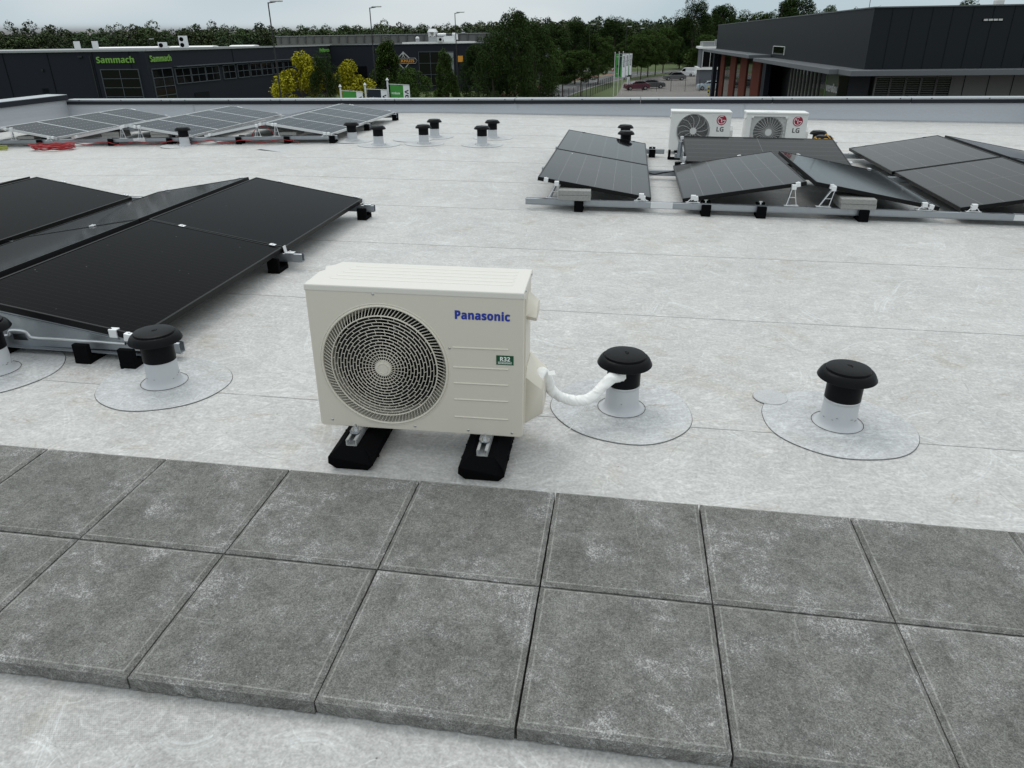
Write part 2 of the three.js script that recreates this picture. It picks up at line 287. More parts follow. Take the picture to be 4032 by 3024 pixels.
// ---------------------------------------------------------------- concrete pavers of the walkway
function concreteTexture(seed) {
  const N = 1024, a = makeNoise(4, seed), b = makeNoise(9, seed + 1), c = makeNoise(26, seed + 2), d = makeNoise(80, seed + 3), e = makeNoise(230, seed + 4), f = makeNoise(460, seed + 5);
  const map = canvasTex(N, N, (ctx) => {
    const im = ctx.createImageData(N, N), q = im.data;
    for (let j = 0; j < N; j++) for (let i = 0; i < N; i++) {
      const u = i / N, v = j / N;
      const px = Math.abs(u - 0.5) * 0.62, py = Math.abs(v - 0.5) * 0.62, edge = Math.max(px, py); // metres from centre
      let g = 0.14 + (a(u, v) - 0.5) * 0.03 + (b(u, v) - 0.5) * 0.04 + (c(u, v) - 0.5) * 0.035 + (d(u, v) - 0.5) * 0.05;
      const gr = e(u, v) * 0.6 + f(u, v) * 0.4;                                                             // sandy grain
      g *= 0.3 + 1.4 * gr;
      let bl = Math.max(0, a(u + 0.37, v + 0.11) * 0.45 + b(u + 0.2, v) * 0.35 + c(u, v + 0.4) * 0.3 - 0.47) * 2.6; bl *= 0.55 + 0.9 * d(u + 0.5, v); bl = Math.min(1, bl); // lime bloom, caught on the grain
      let wh = (gr - (0.84 - 0.46 * bl)) / 0.4; wh = Math.min(1, Math.max(0, wh)); g += wh * (0.04 + 0.13 * bl) + bl * 0.045;
      const rim = Math.exp(-(((edge - 0.2335) / 0.0022) ** 2)) * (0.25 + 0.75 * d(u + 0.2, v + 0.6)); g += rim * 0.15;      // rubbed arris
      if (edge > 0.25) { const s = c(u + 0.1, v + 0.2) * 0.5 + d(u, v + 0.3) * 0.5; g *= 0.72 + 0.75 * s; }
      const o = (j * N + i) * 4; q[o] = toS(g * 1.012); q[o + 1] = toS(g); q[o + 2] = toS(g * (0.925 + 0.05 * bl)); q[o + 3] = 255;
    }
    ctx.putImageData(im, 0, 0); reseed(seed + 8);
    for (let k = 0; k < 700; k++) { ctx.fillStyle = rnd() < 0.7 ? `rgba(205,206,202,${rr(0.3, 0.9)})` : `rgba(38,38,36,${rr(0.3, 0.7)})`; ctx.beginPath(); ctx.ellipse(rr(0, N), rr(0, N), rr(0.7, 2.7), rr(0.6, 1.8), rr(0, 3), 0, 7); ctx.fill(); }
    for (let k = 0; k < 7; k++) { const x = rr(150, 850), y = rr(150, 850), an = rr(-1.5, 1.5); for (let m = 0; m < 5; m++) { ctx.strokeStyle = `rgba(175,176,172,${rr(0.05, 0.16)})`; ctx.lineWidth = rr(2, 7); ctx.beginPath(); ctx.moveTo(x + m * rr(8, 14), y + rr(-9, 9)); ctx.quadraticCurveTo(x + m * 12 + Math.cos(an) * 40, y + Math.sin(an) * 40, x + m * 12 + Math.cos(an) * rr(60, 130), y + 30 + Math.sin(an) * rr(60, 130)); ctx.stroke(); } }
    if (seed % 3 === 0) { ctx.strokeStyle = 'rgba(170,168,160,0.5)'; ctx.lineWidth = 2.2; ctx.beginPath(); let y = rr(420, 600); ctx.moveTo(150, y); for (let x = 160; x < 880; x += 12) { y += rr(-5, 6); ctx.lineTo(x, y); } ctx.stroke(); }
  });
  const bump = canvasTex(N, N, (ctx) => { const im = ctx.createImageData(N, N), q = im.data; for (let j = 0; j < N; j++) for (let i = 0; i < N; i++) { const u = i / N, v = j / N; const w = 255 * Math.min(1, 0.2 + 0.45 * e(u, v) + 0.35 * f(u, v)); const o = (j * N + i) * 4; q[o] = q[o + 1] = q[o + 2] = w; q[o + 3] = 255; } ctx.putImageData(im, 0, 0); }, false);
  return new THREE.MeshStandardMaterial({ map, bumpMap: bump, bumpScale: 0.0022, roughness: 0.92 });
}
const walkway = structure('walkway');
{
  const mats = [101, 102, 105, 107, 111, 113].map(concreteTexture);
  function paverGeo(seed) {
    reseed(seed); const n = 22, per = 4 * n, pos = [], uv = [], idx = [];
    const dirs = []; for (let s = 0; s < 4; s++) for (let k = 0; k < n; k++) { const t = -1 + 2 * k / n; dirs.push(s === 0 ? [t, -1] : s === 1 ? [1, t] : s === 2 ? [-t, 1] : [-1, -t]); }
    const rings = [[0.2465, 0.0005, 0.0035, 0.0035], [0.2472, 0.009, 0.0014, 0.001], [0.2478, 0.0425, 0.0008, 0.0007], [0.2365, 0.0495, 0.0007, 0.0004], [0.2335, 0.0505, 0.0004, 0.0003]];
    rings.forEach(([h, y, jx, jy], r) => dirs.forEach(([dx, dz]) => {
      const hh = h + rr(-jx, jx * 0.4), yy = Math.max(0, y + rr(-jy * 0.3, jy)); const x = dx * hh, z = dz * hh; pos.push(x, yy, z);
      const k = 1 + (0.05 - yy) / 0.2475 * (r < 3 ? 1 : 0); uv.push(0.5 + x * k / 0.62, 0.5 - z * k / 0.62);
    }));
    for (let r = 0; r < rings.length - 1; r++) for (let i = 0; i < per; i++) { const a = r * per + i, b = r * per + (i + 1) % per; idx.push(a, a + per, b, b, a + per, b + per); }
    const c = pos.length / 3; pos.push(0, 0.0506, 0); uv.push(0.5, 0.5); const last = (rings.length - 1) * per; for (let i = 0; i < per; i++) idx.push(last + i, c, last + (i + 1) % per);
    const g = new THREE.BufferGeometry(); g.setAttribute('position', new THREE.Float32BufferAttribute(pos, 3)); g.setAttribute('uv', new THREE.Float32BufferAttribute(uv, 2)); g.setIndex(idx);
    return toCreasedNormals(g, 0.4);
  }
  const geos = [1, 2, 3].map((s) => paverGeo(500 + s));
  reseed(900);
  for (let r = 0; r < 2; r++) for (let c = -4; c < 8; c++) {
    const m = part(walkway, 'paver', geos[(c + 4 + r) % 3], mats[(c * 2 + r * 3 + 20) % 6]);
    m.position.set(c * 0.5 + 0.25 + rr(-0.0012, 0.0012), 0.0035, r * 0.5 + 0.25 + (r ? 0.001 : -0.001)); m.rotation.y = Math.floor(rr(0, 4)) * Math.PI / 2 + rr(-0.003, 0.003); m.rotation.x = rr(-0.002, 0.002);
  }
  // dark slab that paints shade into the gaps between pavers
  part(walkway, 'joint_shade', box(5.98, 0.012, 0.985, 1, 0.01, 0.5), M.dirtAndJointShade);
}

// ---------------------------------------------------------------- roof vents
const capProfile = [[0, 0.049], [0.055, 0.0475], [0.082, 0.0445], [0.0885, 0.0425], [0.0895, 0.04], [0.0898, 0.0335], [0.0925, 0.033], [0.0945, 0.0342], [0.0985, 0.0325], [0.1055, 0.027], [0.1115, 0.0185], [0.1155, 0.0095], [0.1185, 0.004], [0.1195, 0.001], [0.118, -0.001], [0.113, 0.0005], [0.105, 0.012], [0.09, 0.02], [0.076, 0.022], [0, 0.022]].map(([a, b]) => new THREE.Vector2(a, b));
const capGeo = toCreasedNormals(new THREE.LatheGeometry(capProfile, 64), 0.42);
const capMarks = merge([0, 1, 2, 3, 4, 5, 6, 7].map((k) => box(0.0065, 0.0012, 0.0035, 0, 0, 0.017).rotateY(k * 0.36 - 1.3)).concat([new THREE.TorusGeometry(0.005, 0.0009, 4, 14).rotateX(Math.PI / 2).translate(-0.006, 0, 0.004), box(0.008, 0.001, 0.004, 0.006, 0, 0.003)])).scale(0.8, 1, 0.8).translate(0, 0.0486, 0);
const pipeGeo = new THREE.CylinderGeometry(0.0735, 0.0735, 0.118, 40, 1, true);
const sleeveGeo = toCreasedNormals(new THREE.LatheGeometry([[0.066, 0.127], [0.0705, 0.127], [0.0712, 0.12], [0.0745, 0.045], [0.0785, 0.026], [0.0855, 0.0145], [0.0955, 0.0105], [0.1035, 0.0095], [0.105, 0.004]].map(([a, b]) => new THREE.Vector2(a, b)), 48), 0.7);
const bandGeo = new THREE.LatheGeometry([[0.0715, 0.13], [0.0748, 0.129], [0.075, 0.1215], [0.0712, 0.12]].map(([a, b]) => new THREE.Vector2(a, b)), 40);
function discGeo(r, seed) { // welded collar: flat disc with two soft rings around the sleeve
  reseed(seed); const rs = [0.1, 0.115, 0.125, 0.135, 0.15, 0.162, 0.172, 0.19, 0.25, r - 0.02, r, r + 0.0012], hs = [0.009, 0.0085, 0.0125, 0.0085, 0.0068, 0.0105, 0.007, 0.0054, 0.005, 0.005, 0.0048, 0.001], n = 72, pos = [], uv = [], idx = []; const ou = rnd(), ov = rnd(), ph = rr(0, 6), wob = (a) => 1 + 0.03 * Math.sin(2 * a + ph) + 0.016 * Math.sin(3 * a + ph * 2) + 0.006 * Math.sin(7 * a + ph * 3);
  for (let i = 0; i <= n; i++) { const a = i / n * Math.PI * 2, w = wob(a); rs.forEach((q, k) => { const R = k > 7 ? q * w : q; pos.push(Math.cos(a) * R, hs[k] + 0.0012, Math.sin(a) * R); uv.push(Math.cos(a) * R / 4.4 + ou, Math.sin(a) * R / 4.4 + ov); }); }
  const m = rs.length; for (let i = 0; i < n; i++) for (let k = 0; k < m - 1; k++) { const a = i * m + k; idx.push(a, a + 1, a + m, a + 1, a + m + 1, a + m); }
  const g = new THREE.BufferGeometry(); g.setAttribute('position', new THREE.Float32BufferAttribute(pos, 3)); g.setAttribute('uv', new THREE.Float32BufferAttribute(uv, 2)); g.setIndex(idx);
  const rim = []; for (let i = 0; i < n; i++) { const a = i / n * Math.PI * 2, w = wob(a); const R = (r + 0.0015) * w; rim.push(new THREE.Vector3(Math.cos(a) * R, 0.0036, Math.sin(a) * R)); }
  const line = new THREE.TubeGeometry(new THREE.CatmullRomCurve3(rim, true), 150, 0.0009, 4, true);
  return [toCreasedNormals(g, 0.8), line];
}
const collarLine = new THREE.TorusGeometry(0.1057, 0.0012, 4, 60).rotateX(Math.PI / 2).translate(0, 0.0112, 0);
let ventSeed = 0;
function vent(x, z, R, label, opt = {}) {
  const v = thing('roof_vent', label, 'vent', 'black capped roof vents'); v.position.set(x, roofY(x), z); v.rotation.y = opt.turn ?? ventSeed * 1.3; const y = opt.drop ?? 0;
  const [dg, lg] = discGeo(R, 40 + ventSeed++); part(v, 'flashing_disc', dg, M.flashing); part(v, 'disc_edge_grime', lg, M.edgeGrime); part(v, 'collar_grime', collarLine, M.dirtAndJointShade);
  part(v, 'sleeve', sleeveGeo, M.sleeve); if (opt.band !== false) part(v, 'clamp_band', bandGeo, M.steel);
  const p = part(v, 'pipe', pipeGeo, M.blackPlastic); p.position.y = 0.186 + y;
  const c = part(v, 'cap', capGeo, M.blackPlastic); c.position.y = 0.226 + y; c.rotation.set(rr(-0.012, 0.012), rr(0, 6), rr(-0.012, 0.012)); part(c, 'moulded_mark', capMarks, M.dark);
  if (opt.near) { // scuffs on the painted sleeve
    reseed(60 + ventSeed); const bits = []; for (let k = 0; k < 9; k++) { const a = rr(0, 6.28), y0 = rr(0.04, 0.065); bits.push(box(rr(0.004, 0.016), 0.0013, 0.0008, 0, y0, 0.0752).rotateY(a)); } part(v, 'scuff', merge(bits), M.dirtAndJointShade).userData.kind = 'stuff';
  }
  return v;
}
vent(-0.45, -0.71, 0.3, 'black capped roof vent beside the near corner of the dark solar panels', { near: true, band: false, turn: 0 });
vent(-1.35, -0.71, 0.3, 'roof vent cut off by the left picture edge, beside the galvanised bracket', { near: true, band: false, turn: 1 });
vent(1.724, -0.775, 0.315, 'black capped roof vent that the white taped pipe runs into', { near: true, turn: 0.4 });
vent(2.65, -0.775, 0.308, 'black capped roof vent on the right with a small round patch at its disc', { near: true, turn: 0.1 });
vent(-5.05, -8.75, 0.34, 'far roof vent standing in front of the silver framed panels, alone on the left');
vent(-2.475, -9.08, 0.3, 'far roof vent closest to the right corner of the silver framed panels');
vent(-1.941, -8.71, 0.3, 'second far roof vent from the silver framed panels, slightly nearer than its neighbours');
vent(-1.321, -8.96, 0.3, 'front vent of the overlapping pair in the middle of the far row');
vent(-1.342, -9.72, 0.3, 'rear vent of the overlapping pair in the middle of the far row');
vent(-0.437, -8.96, 0.3, 'front vent of the overlapping pair at the right end of the far row', {});
vent(-0.421, -9.76, 0.3, 'rear vent of the overlapping pair at the right end of the far row');
vent(1.644, -9.46, 0.3, 'rear one of two vent caps peeping over the leftmost tilted panel');
vent(1.658, -8.72, 0.3, 'front one of two vent caps peeping over the leftmost tilted panel');
vent(4.34, -9.2, 0.3, 'vent cap half hidden behind the right white heat pump');
vent(4.28, -8.62, 0.3, 'vent cap with yellow straps beside the right white heat pump', { drop: 0.005 });
{ // yellow straps with a lump of tape slung round that vent
  const t = thing('yellow_strap', 'orange yellow strap slung round the vent beside the right heat pump', 'strap');
  t.position.set(4.28, 0, -8.62); const pts = []; for (let k = 0; k < 22; k++) { const a = k / 22 * Math.PI * 2; pts.push([Math.cos(a) * 0.124, 0.236 + 0.014 * Math.sin(5 * a), Math.sin(a) * 0.124]); }
  part(t, 'loop', tube(pts, 0.007, 80, 6, true), std([0.62, 0.33, 0.02], 0.6));
  part(t, 'tail', tube([[0.06, 0.225, 0.11], [0.055, 0.25, 0.105], [0.03, 0.275, 0.09], [0.02, 0.3, 0.05], [-0.01, 0.285, 0.08]], 0.006, 30, 6), std([0.62, 0.33, 0.02], 0.6));
  part(t, 'knot', new THREE.IcosahedronGeometry(0.018, 1).scale(1.4, 0.8, 1).translate(-0.075, 0.235, 0.1), std([0.62, 0.33, 0.02], 0.6));
}
// ---------------------------------------------------------------- the beige outdoor unit in the foreground
{
  const u = thing('air_conditioner', 'large beige air conditioner outdoor unit with blue lettering in the foreground', 'air conditioner');
  u.position.set(0.945, 0, -0.368); u.rotation.y = 0.021;
  const W = 0.8, y0 = 0.13, y1 = 0.69, zf = 0.145, zb = -0.14, H = y1 - y0;
  const fx = -0.124, fy = 0.394, FR = 0.24;
  // front sheet with the round fan opening
  const sh = new THREE.Shape(); const r = 0.012, x0 = -W / 2 + 0.003, x1 = W / 2 - 0.003;
  sh.moveTo(x0 + r, y0); sh.lineTo(x1 - r, y0); sh.quadraticCurveTo(x1, y0, x1, y0 + r); sh.lineTo(x1, y1); sh.lineTo(x0, y1); sh.lineTo(x0, y0 + r); sh.quadraticCurveTo(x0, y0, x0 + r, y0);
  const hole = new THREE.Path(); hole.absarc(fx, fy, FR, 0, Math.PI * 2, true);
  const front = part(u, 'front_panel', extrudeZ(sh, 0.008, 0.0035, [hole]).translate(0, 0, zf - 0.004), M.beige);
  for (const [ya, yb] of [[0.487, 0.489], [0.408, 0.41], [0.343, 0.345], [0.275, 0.277], [0.2, 0.2]]) part(front, 'embossed_rib', bar([0.139, ya, zf - 0.0008], [0.345, yb, zf - 0.0008], 0.0036, 8), M.beige);
  for (const [x, y] of [[-0.146, 0.679], [0.128, 0.484], [-0.352, 0.153], [-0.02, 0.146], [0.19, 0.144], [0.36, 0.144]]) part(front, 'screw', new THREE.SphereGeometry(0.0055, 10, 6, 0, Math.PI * 2, 0, Math.PI / 2).rotateX(Math.PI / 2).scale(1, 1, 0.6).translate(x, y, zf), M.screw);
  // side, back, base
  part(u, 'left_panel', rbox(0.012, H - 0.004, zf - zb - 0.012, 0.004, -W / 2 + 0.009, (y0 + y1) / 2, (zf + zb) / 2 - 0.003), M.beige);
  const rp = part(u, 'right_panel', rbox(0.012, H - 0.004, zf - zb - 0.012, 0.004, W / 2 - 0.009, (y0 + y1) / 2, (zf + zb) / 2 - 0.003), M.beige);
  part(rp, 'edge_lip', bar([W / 2 - 0.002, y0 + 0.02, 0.07], [W / 2 - 0.002, y1 - 0.03, 0.07], 0.004, 8), M.beige);
  part(u, 'back_panel', box(W - 0.03, H - 0.01, 0.01, 0, (y0 + y1) / 2, zb), M.coil);
  part(u, 'base_pan', rbox(W - 0.02, 0.022, zf - zb - 0.02, 0.005, 0, y0 + 0.013, 0), M.beige);
  // lid with long soft ribs, a rear left corner cut back
  const lidShape = new THREE.Shape([[-0.397, 0.142], [0.397, 0.142], [0.397, -0.14], [-0.352, -0.14], [-0.368, -0.1], [-0.395, -0.075], [-0.382, -0.03], [-0.397, -0.005]].map(([a, b]) => new THREE.Vector2(a, -b)));
  const lid = part(u, 'lid', new THREE.ExtrudeGeometry(lidShape, { depth: 0.014, bevelEnabled: true, bevelSize: 0.005, bevelThickness: 0.006, bevelSegments: 4, curveSegments: 8 }).rotateX(-Math.PI / 2).translate(0, y1 - 0.003, 0), M.beigeLid);
  for (let k = 0; k < 5; k++) part(lid, 'lid_rib', new THREE.CapsuleGeometry(0.014, 0.66 - k * 0.012, 4, 12).rotateZ(Math.PI / 2).scale(1, 0.22, 1).translate(0.01 + k * 0.006, y1 + 0.0168, 0.06 - k * 0.04), M.beigeLid);
  for (const [x, y, z] of [[0.4035, 0.7, 0.1], [0.4035, 0.7, -0.1]]) part(lid, 'screw', new THREE.SphereGeometry(0.005, 8, 6).scale(0.5, 1, 1).translate(x, y, z), M.screw);
  // fan well, fan and grille
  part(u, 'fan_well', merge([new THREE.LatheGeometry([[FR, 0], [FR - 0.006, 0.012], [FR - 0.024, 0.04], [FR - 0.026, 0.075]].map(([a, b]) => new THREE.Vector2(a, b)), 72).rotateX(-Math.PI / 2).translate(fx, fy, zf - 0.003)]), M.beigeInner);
  part(u, 'coil', box(W - 0.06, H - 0.05, 0.02, 0, (y0 + y1) / 2, zb + 0.03), M.coil);
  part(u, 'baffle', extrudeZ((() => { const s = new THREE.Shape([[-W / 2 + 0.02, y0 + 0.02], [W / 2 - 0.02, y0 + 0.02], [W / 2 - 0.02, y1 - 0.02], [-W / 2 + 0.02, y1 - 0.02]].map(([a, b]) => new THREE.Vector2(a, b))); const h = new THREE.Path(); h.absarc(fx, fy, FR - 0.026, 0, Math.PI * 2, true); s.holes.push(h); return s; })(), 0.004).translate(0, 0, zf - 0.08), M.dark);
  { // three broad twisted blades
    const blades = []; for (let k = 0; k < 3; k++) { const pos = [], idx = []; for (let i = 0; i <= 8; i++) for (let j = 0; j <= 8; j++) { const R = 0.04 + 0.16 * i / 8, a = (j / 8 - 0.5) * (1.25 + 0.25 * i / 8) + 0.35 * i / 8; pos.push(Math.cos(a) * R, Math.sin(a) * R, (j / 8 - 0.5) * 0.05 + 0.006 * Math.sin(i)); } for (let i = 0; i < 8; i++) for (let j = 0; j < 8; j++) { const a = i * 9 + j; idx.push(a, a + 9, a + 1, a + 1, a + 9, a + 10); } const g = new THREE.BufferGeometry(); g.setAttribute('position', new THREE.Float32BufferAttribute(pos, 3)); g.setIndex(idx); g.computeVertexNormals(); g.setAttribute('uv', new THREE.Float32BufferAttribute(new Float32Array(pos.length / 3 * 2), 2)); blades.push(g.rotateZ(k * 2.094 + 0.4)); }
    part(u, 'fan', merge([...blades, cylZ(0.042, 0.042, 0.06, 0, 0, 0, 24)]).translate(fx, fy, zf - 0.085), M.fanGrey);
    // a paper tag and shiny coil bits seen through the grille
    part(u, 'rating_tag', box(0.03, 0.02, 0.001, fx + 0.03, fy + 0.115, zf - 0.1).rotateZ(0), std([0.35, 0.35, 0.35], 0.6));
  }
  const g = []; const n = 14, r1 = 0.032, r2 = 0.203; const zAt = (q) => zf + 0.014 - 0.016 * (q / 0.24) ** 2;
  const radii = []; for (let k = 0; k <= n; k++) radii.push(r1 + (r2 - r1) * k / n);
  radii.forEach((q, k) => { const t = new THREE.TorusGeometry(q, k === n ? 0.0026 : 0.0014, 6, 84); t.scale(1, 1, 2.2).translate(fx, fy, zAt(q)); g.push(t); });
  for (let k = 0; k < n; k++) { const qa = radii[k], qb = radii[k + 1], m = k < 4 ? 30 : k < 9 ? 24 : 26; for (let i = 0; i < m; i++) { const a = (i + (k < 4 ? 0 : (k % 2) * 0.5) + k * 0.07) / m * Math.PI * 2; g.push(bar([fx + Math.cos(a) * qa, fy + Math.sin(a) * qa, zAt(qa) - 0.001], [fx + Math.cos(a + 0.02) * qb, fy + Math.sin(a + 0.02) * qb, zAt(qb) - 0.001], 0.0014, 4)); } }
  const gr = part(u, 'fan_grille', merge(g), M.beige);
  const fins = []; for (let i = 0; i < 104; i++) { const a = i / 104 * Math.PI * 2, b = a - 0.075; fins.push(bar([fx + Math.cos(a) * r2, fy + Math.sin(a) * r2, zAt(r2)], [fx + Math.cos(b) * (FR - 0.004), fy + Math.sin(b) * (FR - 0.004), zf - 0.004], 0.0016, 4)); }
  part(gr, 'outer_fins', merge(fins), M.beige);
  part(gr, 'rim', new THREE.TorusGeometry(FR, 0.0045, 8, 96).scale(1, 1, 1.2).translate(fx, fy, zf), M.beige);
  part(front, 'outer_bead', new THREE.TorusGeometry(FR + 0.009, 0.0035, 6, 96).scale(1, 1, 0.7).translate(fx, fy, zf - 0.001), M.beige);
  part(gr, 'hub_disc', merge([cylZ(0.03, 0.031, 0.008, fx, fy, zf + 0.014, 40), new THREE.TorusGeometry(0.02, 0.0012, 5, 40).translate(fx, fy, zf + 0.0185)]), M.beige);
  // lettering and the refrigerant label
  const logo = fitText('Panasonic', 0.2, 0.031, 0.0012, font, 0.028); logo.translate(0.152, 0.6, zf + 0.0003); part(front, 'brand_lettering', logo, M.logoBlue);
  const lab = canvasTex(256, 148, (c, w, h) => { c.fillStyle = '#0d4a2c'; c.fillRect(0, 0, w, h); c.fillStyle = '#f2f4f2'; c.textAlign = 'center'; c.font = 'bold 92px sans-serif'; c.fillText('R32', w / 2, 88, 210); c.fillRect(24, 98, w - 48, 4); c.font = 'bold 31px sans-serif'; c.fillText('REFRIGERANT', w / 2, 132, w - 46); });
  const lg = new THREE.PlaneGeometry(0.064, 0.0372); part(front, 'refrigerant_label', lg.translate(0.333, 0.447, zf + 0.0016), new THREE.MeshStandardMaterial({ map: lab, roughness: 0.4 }));
  // side handle hood and valve cover
  part(u, 'handle', (() => { const s = [[-0.05, 0.57], [0.045, 0.57], [0.055, 0.582], [0.03, 0.628], [0.0, 0.64], [-0.05, 0.632]]; const k = extrudeX(s, 0.046, 0.007).translate(W / 2 + 0.014, 0, -0.03); const p = k.attributes.position; for (let i = 0; i < p.count; i++) { if (p.getX(i) > W / 2 + 0.016) { p.setY(i, p.getY(i) > 0.6 ? p.getY(i) - 0.03 : p.getY(i) - 0.006); } } k.computeVertexNormals(); return toCreasedNormals(k, 0.7); })(), M.beige);
  part(u, 'valve_cover', (() => { const s = [[-0.115, 0.14], [0.05, 0.14], [0.055, 0.15], [0.055, 0.33], [0.03, 0.355], [-0.115, 0.355]]; const k = extrudeX(s, 0.075, 0.008).translate(W / 2 + 0.03, 0, -0.02); const p = k.attributes.position; for (let i = 0; i < p.count; i++) { if (p.getX(i) > W / 2 + 0.03) { const y = p.getY(i); if (y > 0.28) p.setY(i, y - 0.055); if (y < 0.2) p.setY(i, y + 0.035); p.setZ(i, p.getZ(i) * 0.88 - 0.01); } } return toCreasedNormals(k, 0.7); })(), M.beige);
  // foot brackets under the base
  for (const x of [-0.25, 0.26]) part(u, 'foot_bracket', merge([rbox(0.045, 0.004, 0.34, 0.0015, x, y0 - 0.004, 0.01), cyl(0.022, 0.022, 0.004, x, y0 - 0.004, 0.178, 20)]), M.galv);
}
// rubber support blocks with their slotted channel and bolts
{
  function foot(x, label) {
    const f = thing('rubber_support', label, 'support block', 'rubber blocks under the beige unit'); f.position.set(x, 0, -0.37); f.rotation.y = 0.021;
    const prof = [[-0.062, 0], [0.062, 0], [0.088, 0.03], [0.086, 0.058], [0.046, 0.094], [-0.046, 0.094], [-0.086, 0.058], [-0.088, 0.03]];
    const g = extrudeZ(prof, 0.53, 0.0); const p = g.attributes.position; reseed(31 + Math.round(x * 10));
    for (let i = 0; i < p.count; i++) { const z = p.getZ(i); p.setX(i, p.getX(i) * 1); if (z > 0.22) { const y = p.getY(i); p.setZ(i, z + (y < 0.02 ? 0 : y < 0.07 ? 0.012 : -0.02)); } }
    part(f, 'block', toCreasedNormals(g, 0.3), M.blackRubber);
    const nub = []; for (let k = 0; k < 30; k++) { const z = -0.2 + k * 0.0137; for (const s of [-1, 1]) nub.push(new THREE.IcosahedronGeometry(rr(0.005, 0.009), 0).scale(0.6, 1, 1).translate(s * 0.087, rr(0.028, 0.055), z)); } part(f, 'rough_flank', merge(nub), M.blackRubber);
    const ch = part(f, 'channel', merge([box(0.038, 0.003, 0.47, 0, 0.0955, 0.01), box(0.004, 0.024, 0.47, -0.019, 0.107, 0.01), box(0.004, 0.024, 0.47, 0.019, 0.107, 0.01), box(0.009, 0.003, 0.47, -0.0145, 0.1195, 0.01), box(0.009, 0.003, 0.47, 0.0145, 0.1195, 0.01)]), M.alu);
    part(f, 'bolt', merge([cyl(0.02, 0.02, 0.003, 0, 0.1295, 0.178, 20), cyl(0.0095, 0.0095, 0.009, 0, 0.135, 0.178, 6), cyl(0.0045, 0.0045, 0.02, 0, 0.142, 0.178, 10)]), M.bolt);
  }
  foot(0.695, 'black rubber block under the left side of the beige unit');
  foot(1.205, 'black rubber block under the right side of the beige unit');
}
{ // white taped pipe from the unit into the vent
  const t = thing('taped_pipe', 'white tape wrapped pipe hanging from the beige unit to the vent', 'pipe');
  const curve = new THREE.CatmullRomCurve3([[1.365, 0.27, -0.385], [1.384, 0.306, -0.402], [1.396, 0.315, -0.435], [1.413, 0.276, -0.47], [1.428, 0.209, -0.505], [1.469, 0.156, -0.54], [1.541, 0.127, -0.575], [1.601, 0.136, -0.61], [1.639, 0.17, -0.645], [1.679, 0.198, -0.68], [1.718, 0.2, -0.715]].map((p) => new THREE.Vector3(...p)));
  const g = new THREE.TubeGeometry(curve, 320, 0.0205, 24); const p = g.attributes.position, nrm = g.attributes.normal; reseed(5); const wn = makeNoise(40, 8), wn2 = makeNoise(13, 9);
  for (let i = 0; i < p.count; i++) { const s = Math.floor(i / 25) / 320, a = (i % 25) / 24; const lapV = ((s * 8 + a * 1.0 + 0.2 * wn2(s, 0.5)) % 1); const c1 = Math.cos(a * 6.283), c2 = Math.sin(a * 6.283), fold = Math.abs(wn(s * 0.85 + c1 * 0.035, 0.5 + 0.045 * c2) - 0.5); const d = 0.0012 * (1 - lapV) + 0.009 * (0.25 - fold) + 0.006 * (wn2(s + 0.05 * c1, 0.3 + 0.1 * c2) - 0.5) + (s > 0.82 ? (s - 0.82) * 0.05 * Math.abs(c1) : 0); p.setXYZ(i, p.getX(i) + nrm.getX(i) * d, p.getY(i) + nrm.getY(i) * d, p.getZ(i) + nrm.getZ(i) * d); }
  g.computeVertexNormals(); part(t, 'wrapping', g, M.tape);
  part(t, 'tape_flap', new THREE.PlaneGeometry(0.03, 0.018, 4, 2).rotateX(-0.9).rotateY(0.5).translate(1.436, 0.318, -0.425), M.tape);
  part(t, 'cable_tie', tube([[1.575, 0.115, -0.575], [1.55, 0.07, -0.55], [1.52, 0.03, -0.52], [1.49, 0.009, -0.5]], 0.0019, 20, 5), M.white);
}

// ---------------------------------------------------------------- the two white heat pumps at the back
function roundelTexture() {
  return canvasTex(256, 256, (c) => { c.clearRect(0, 0, 256, 256); c.fillStyle = '#8f1230'; c.beginPath(); c.arc(128, 128, 127, 0, 7); c.fill(); c.strokeStyle = '#efe9ea'; c.lineWidth = 15; c.beginPath(); c.arc(128, 128, 96, -1.15, 0.02, true); c.lineTo(150, 130); c.stroke(); c.beginPath(); c.moveTo(128, 82); c.lineTo(128, 172); c.lineTo(156, 172); c.stroke(); c.fillStyle = '#efe9ea'; c.beginPath(); c.arc(84, 92, 15, 0, 7); c.fill(); });
}
const roundelMat = new THREE.MeshStandardMaterial({ map: roundelTexture(), roughness: 0.4 });
const lgText = std([0.05, 0.05, 0.055], 0.45), lgGrille = std([0.55, 0.55, 0.54], 0.5), lgDark = matte([0.075, 0.078, 0.082], 0.7, 0.3);
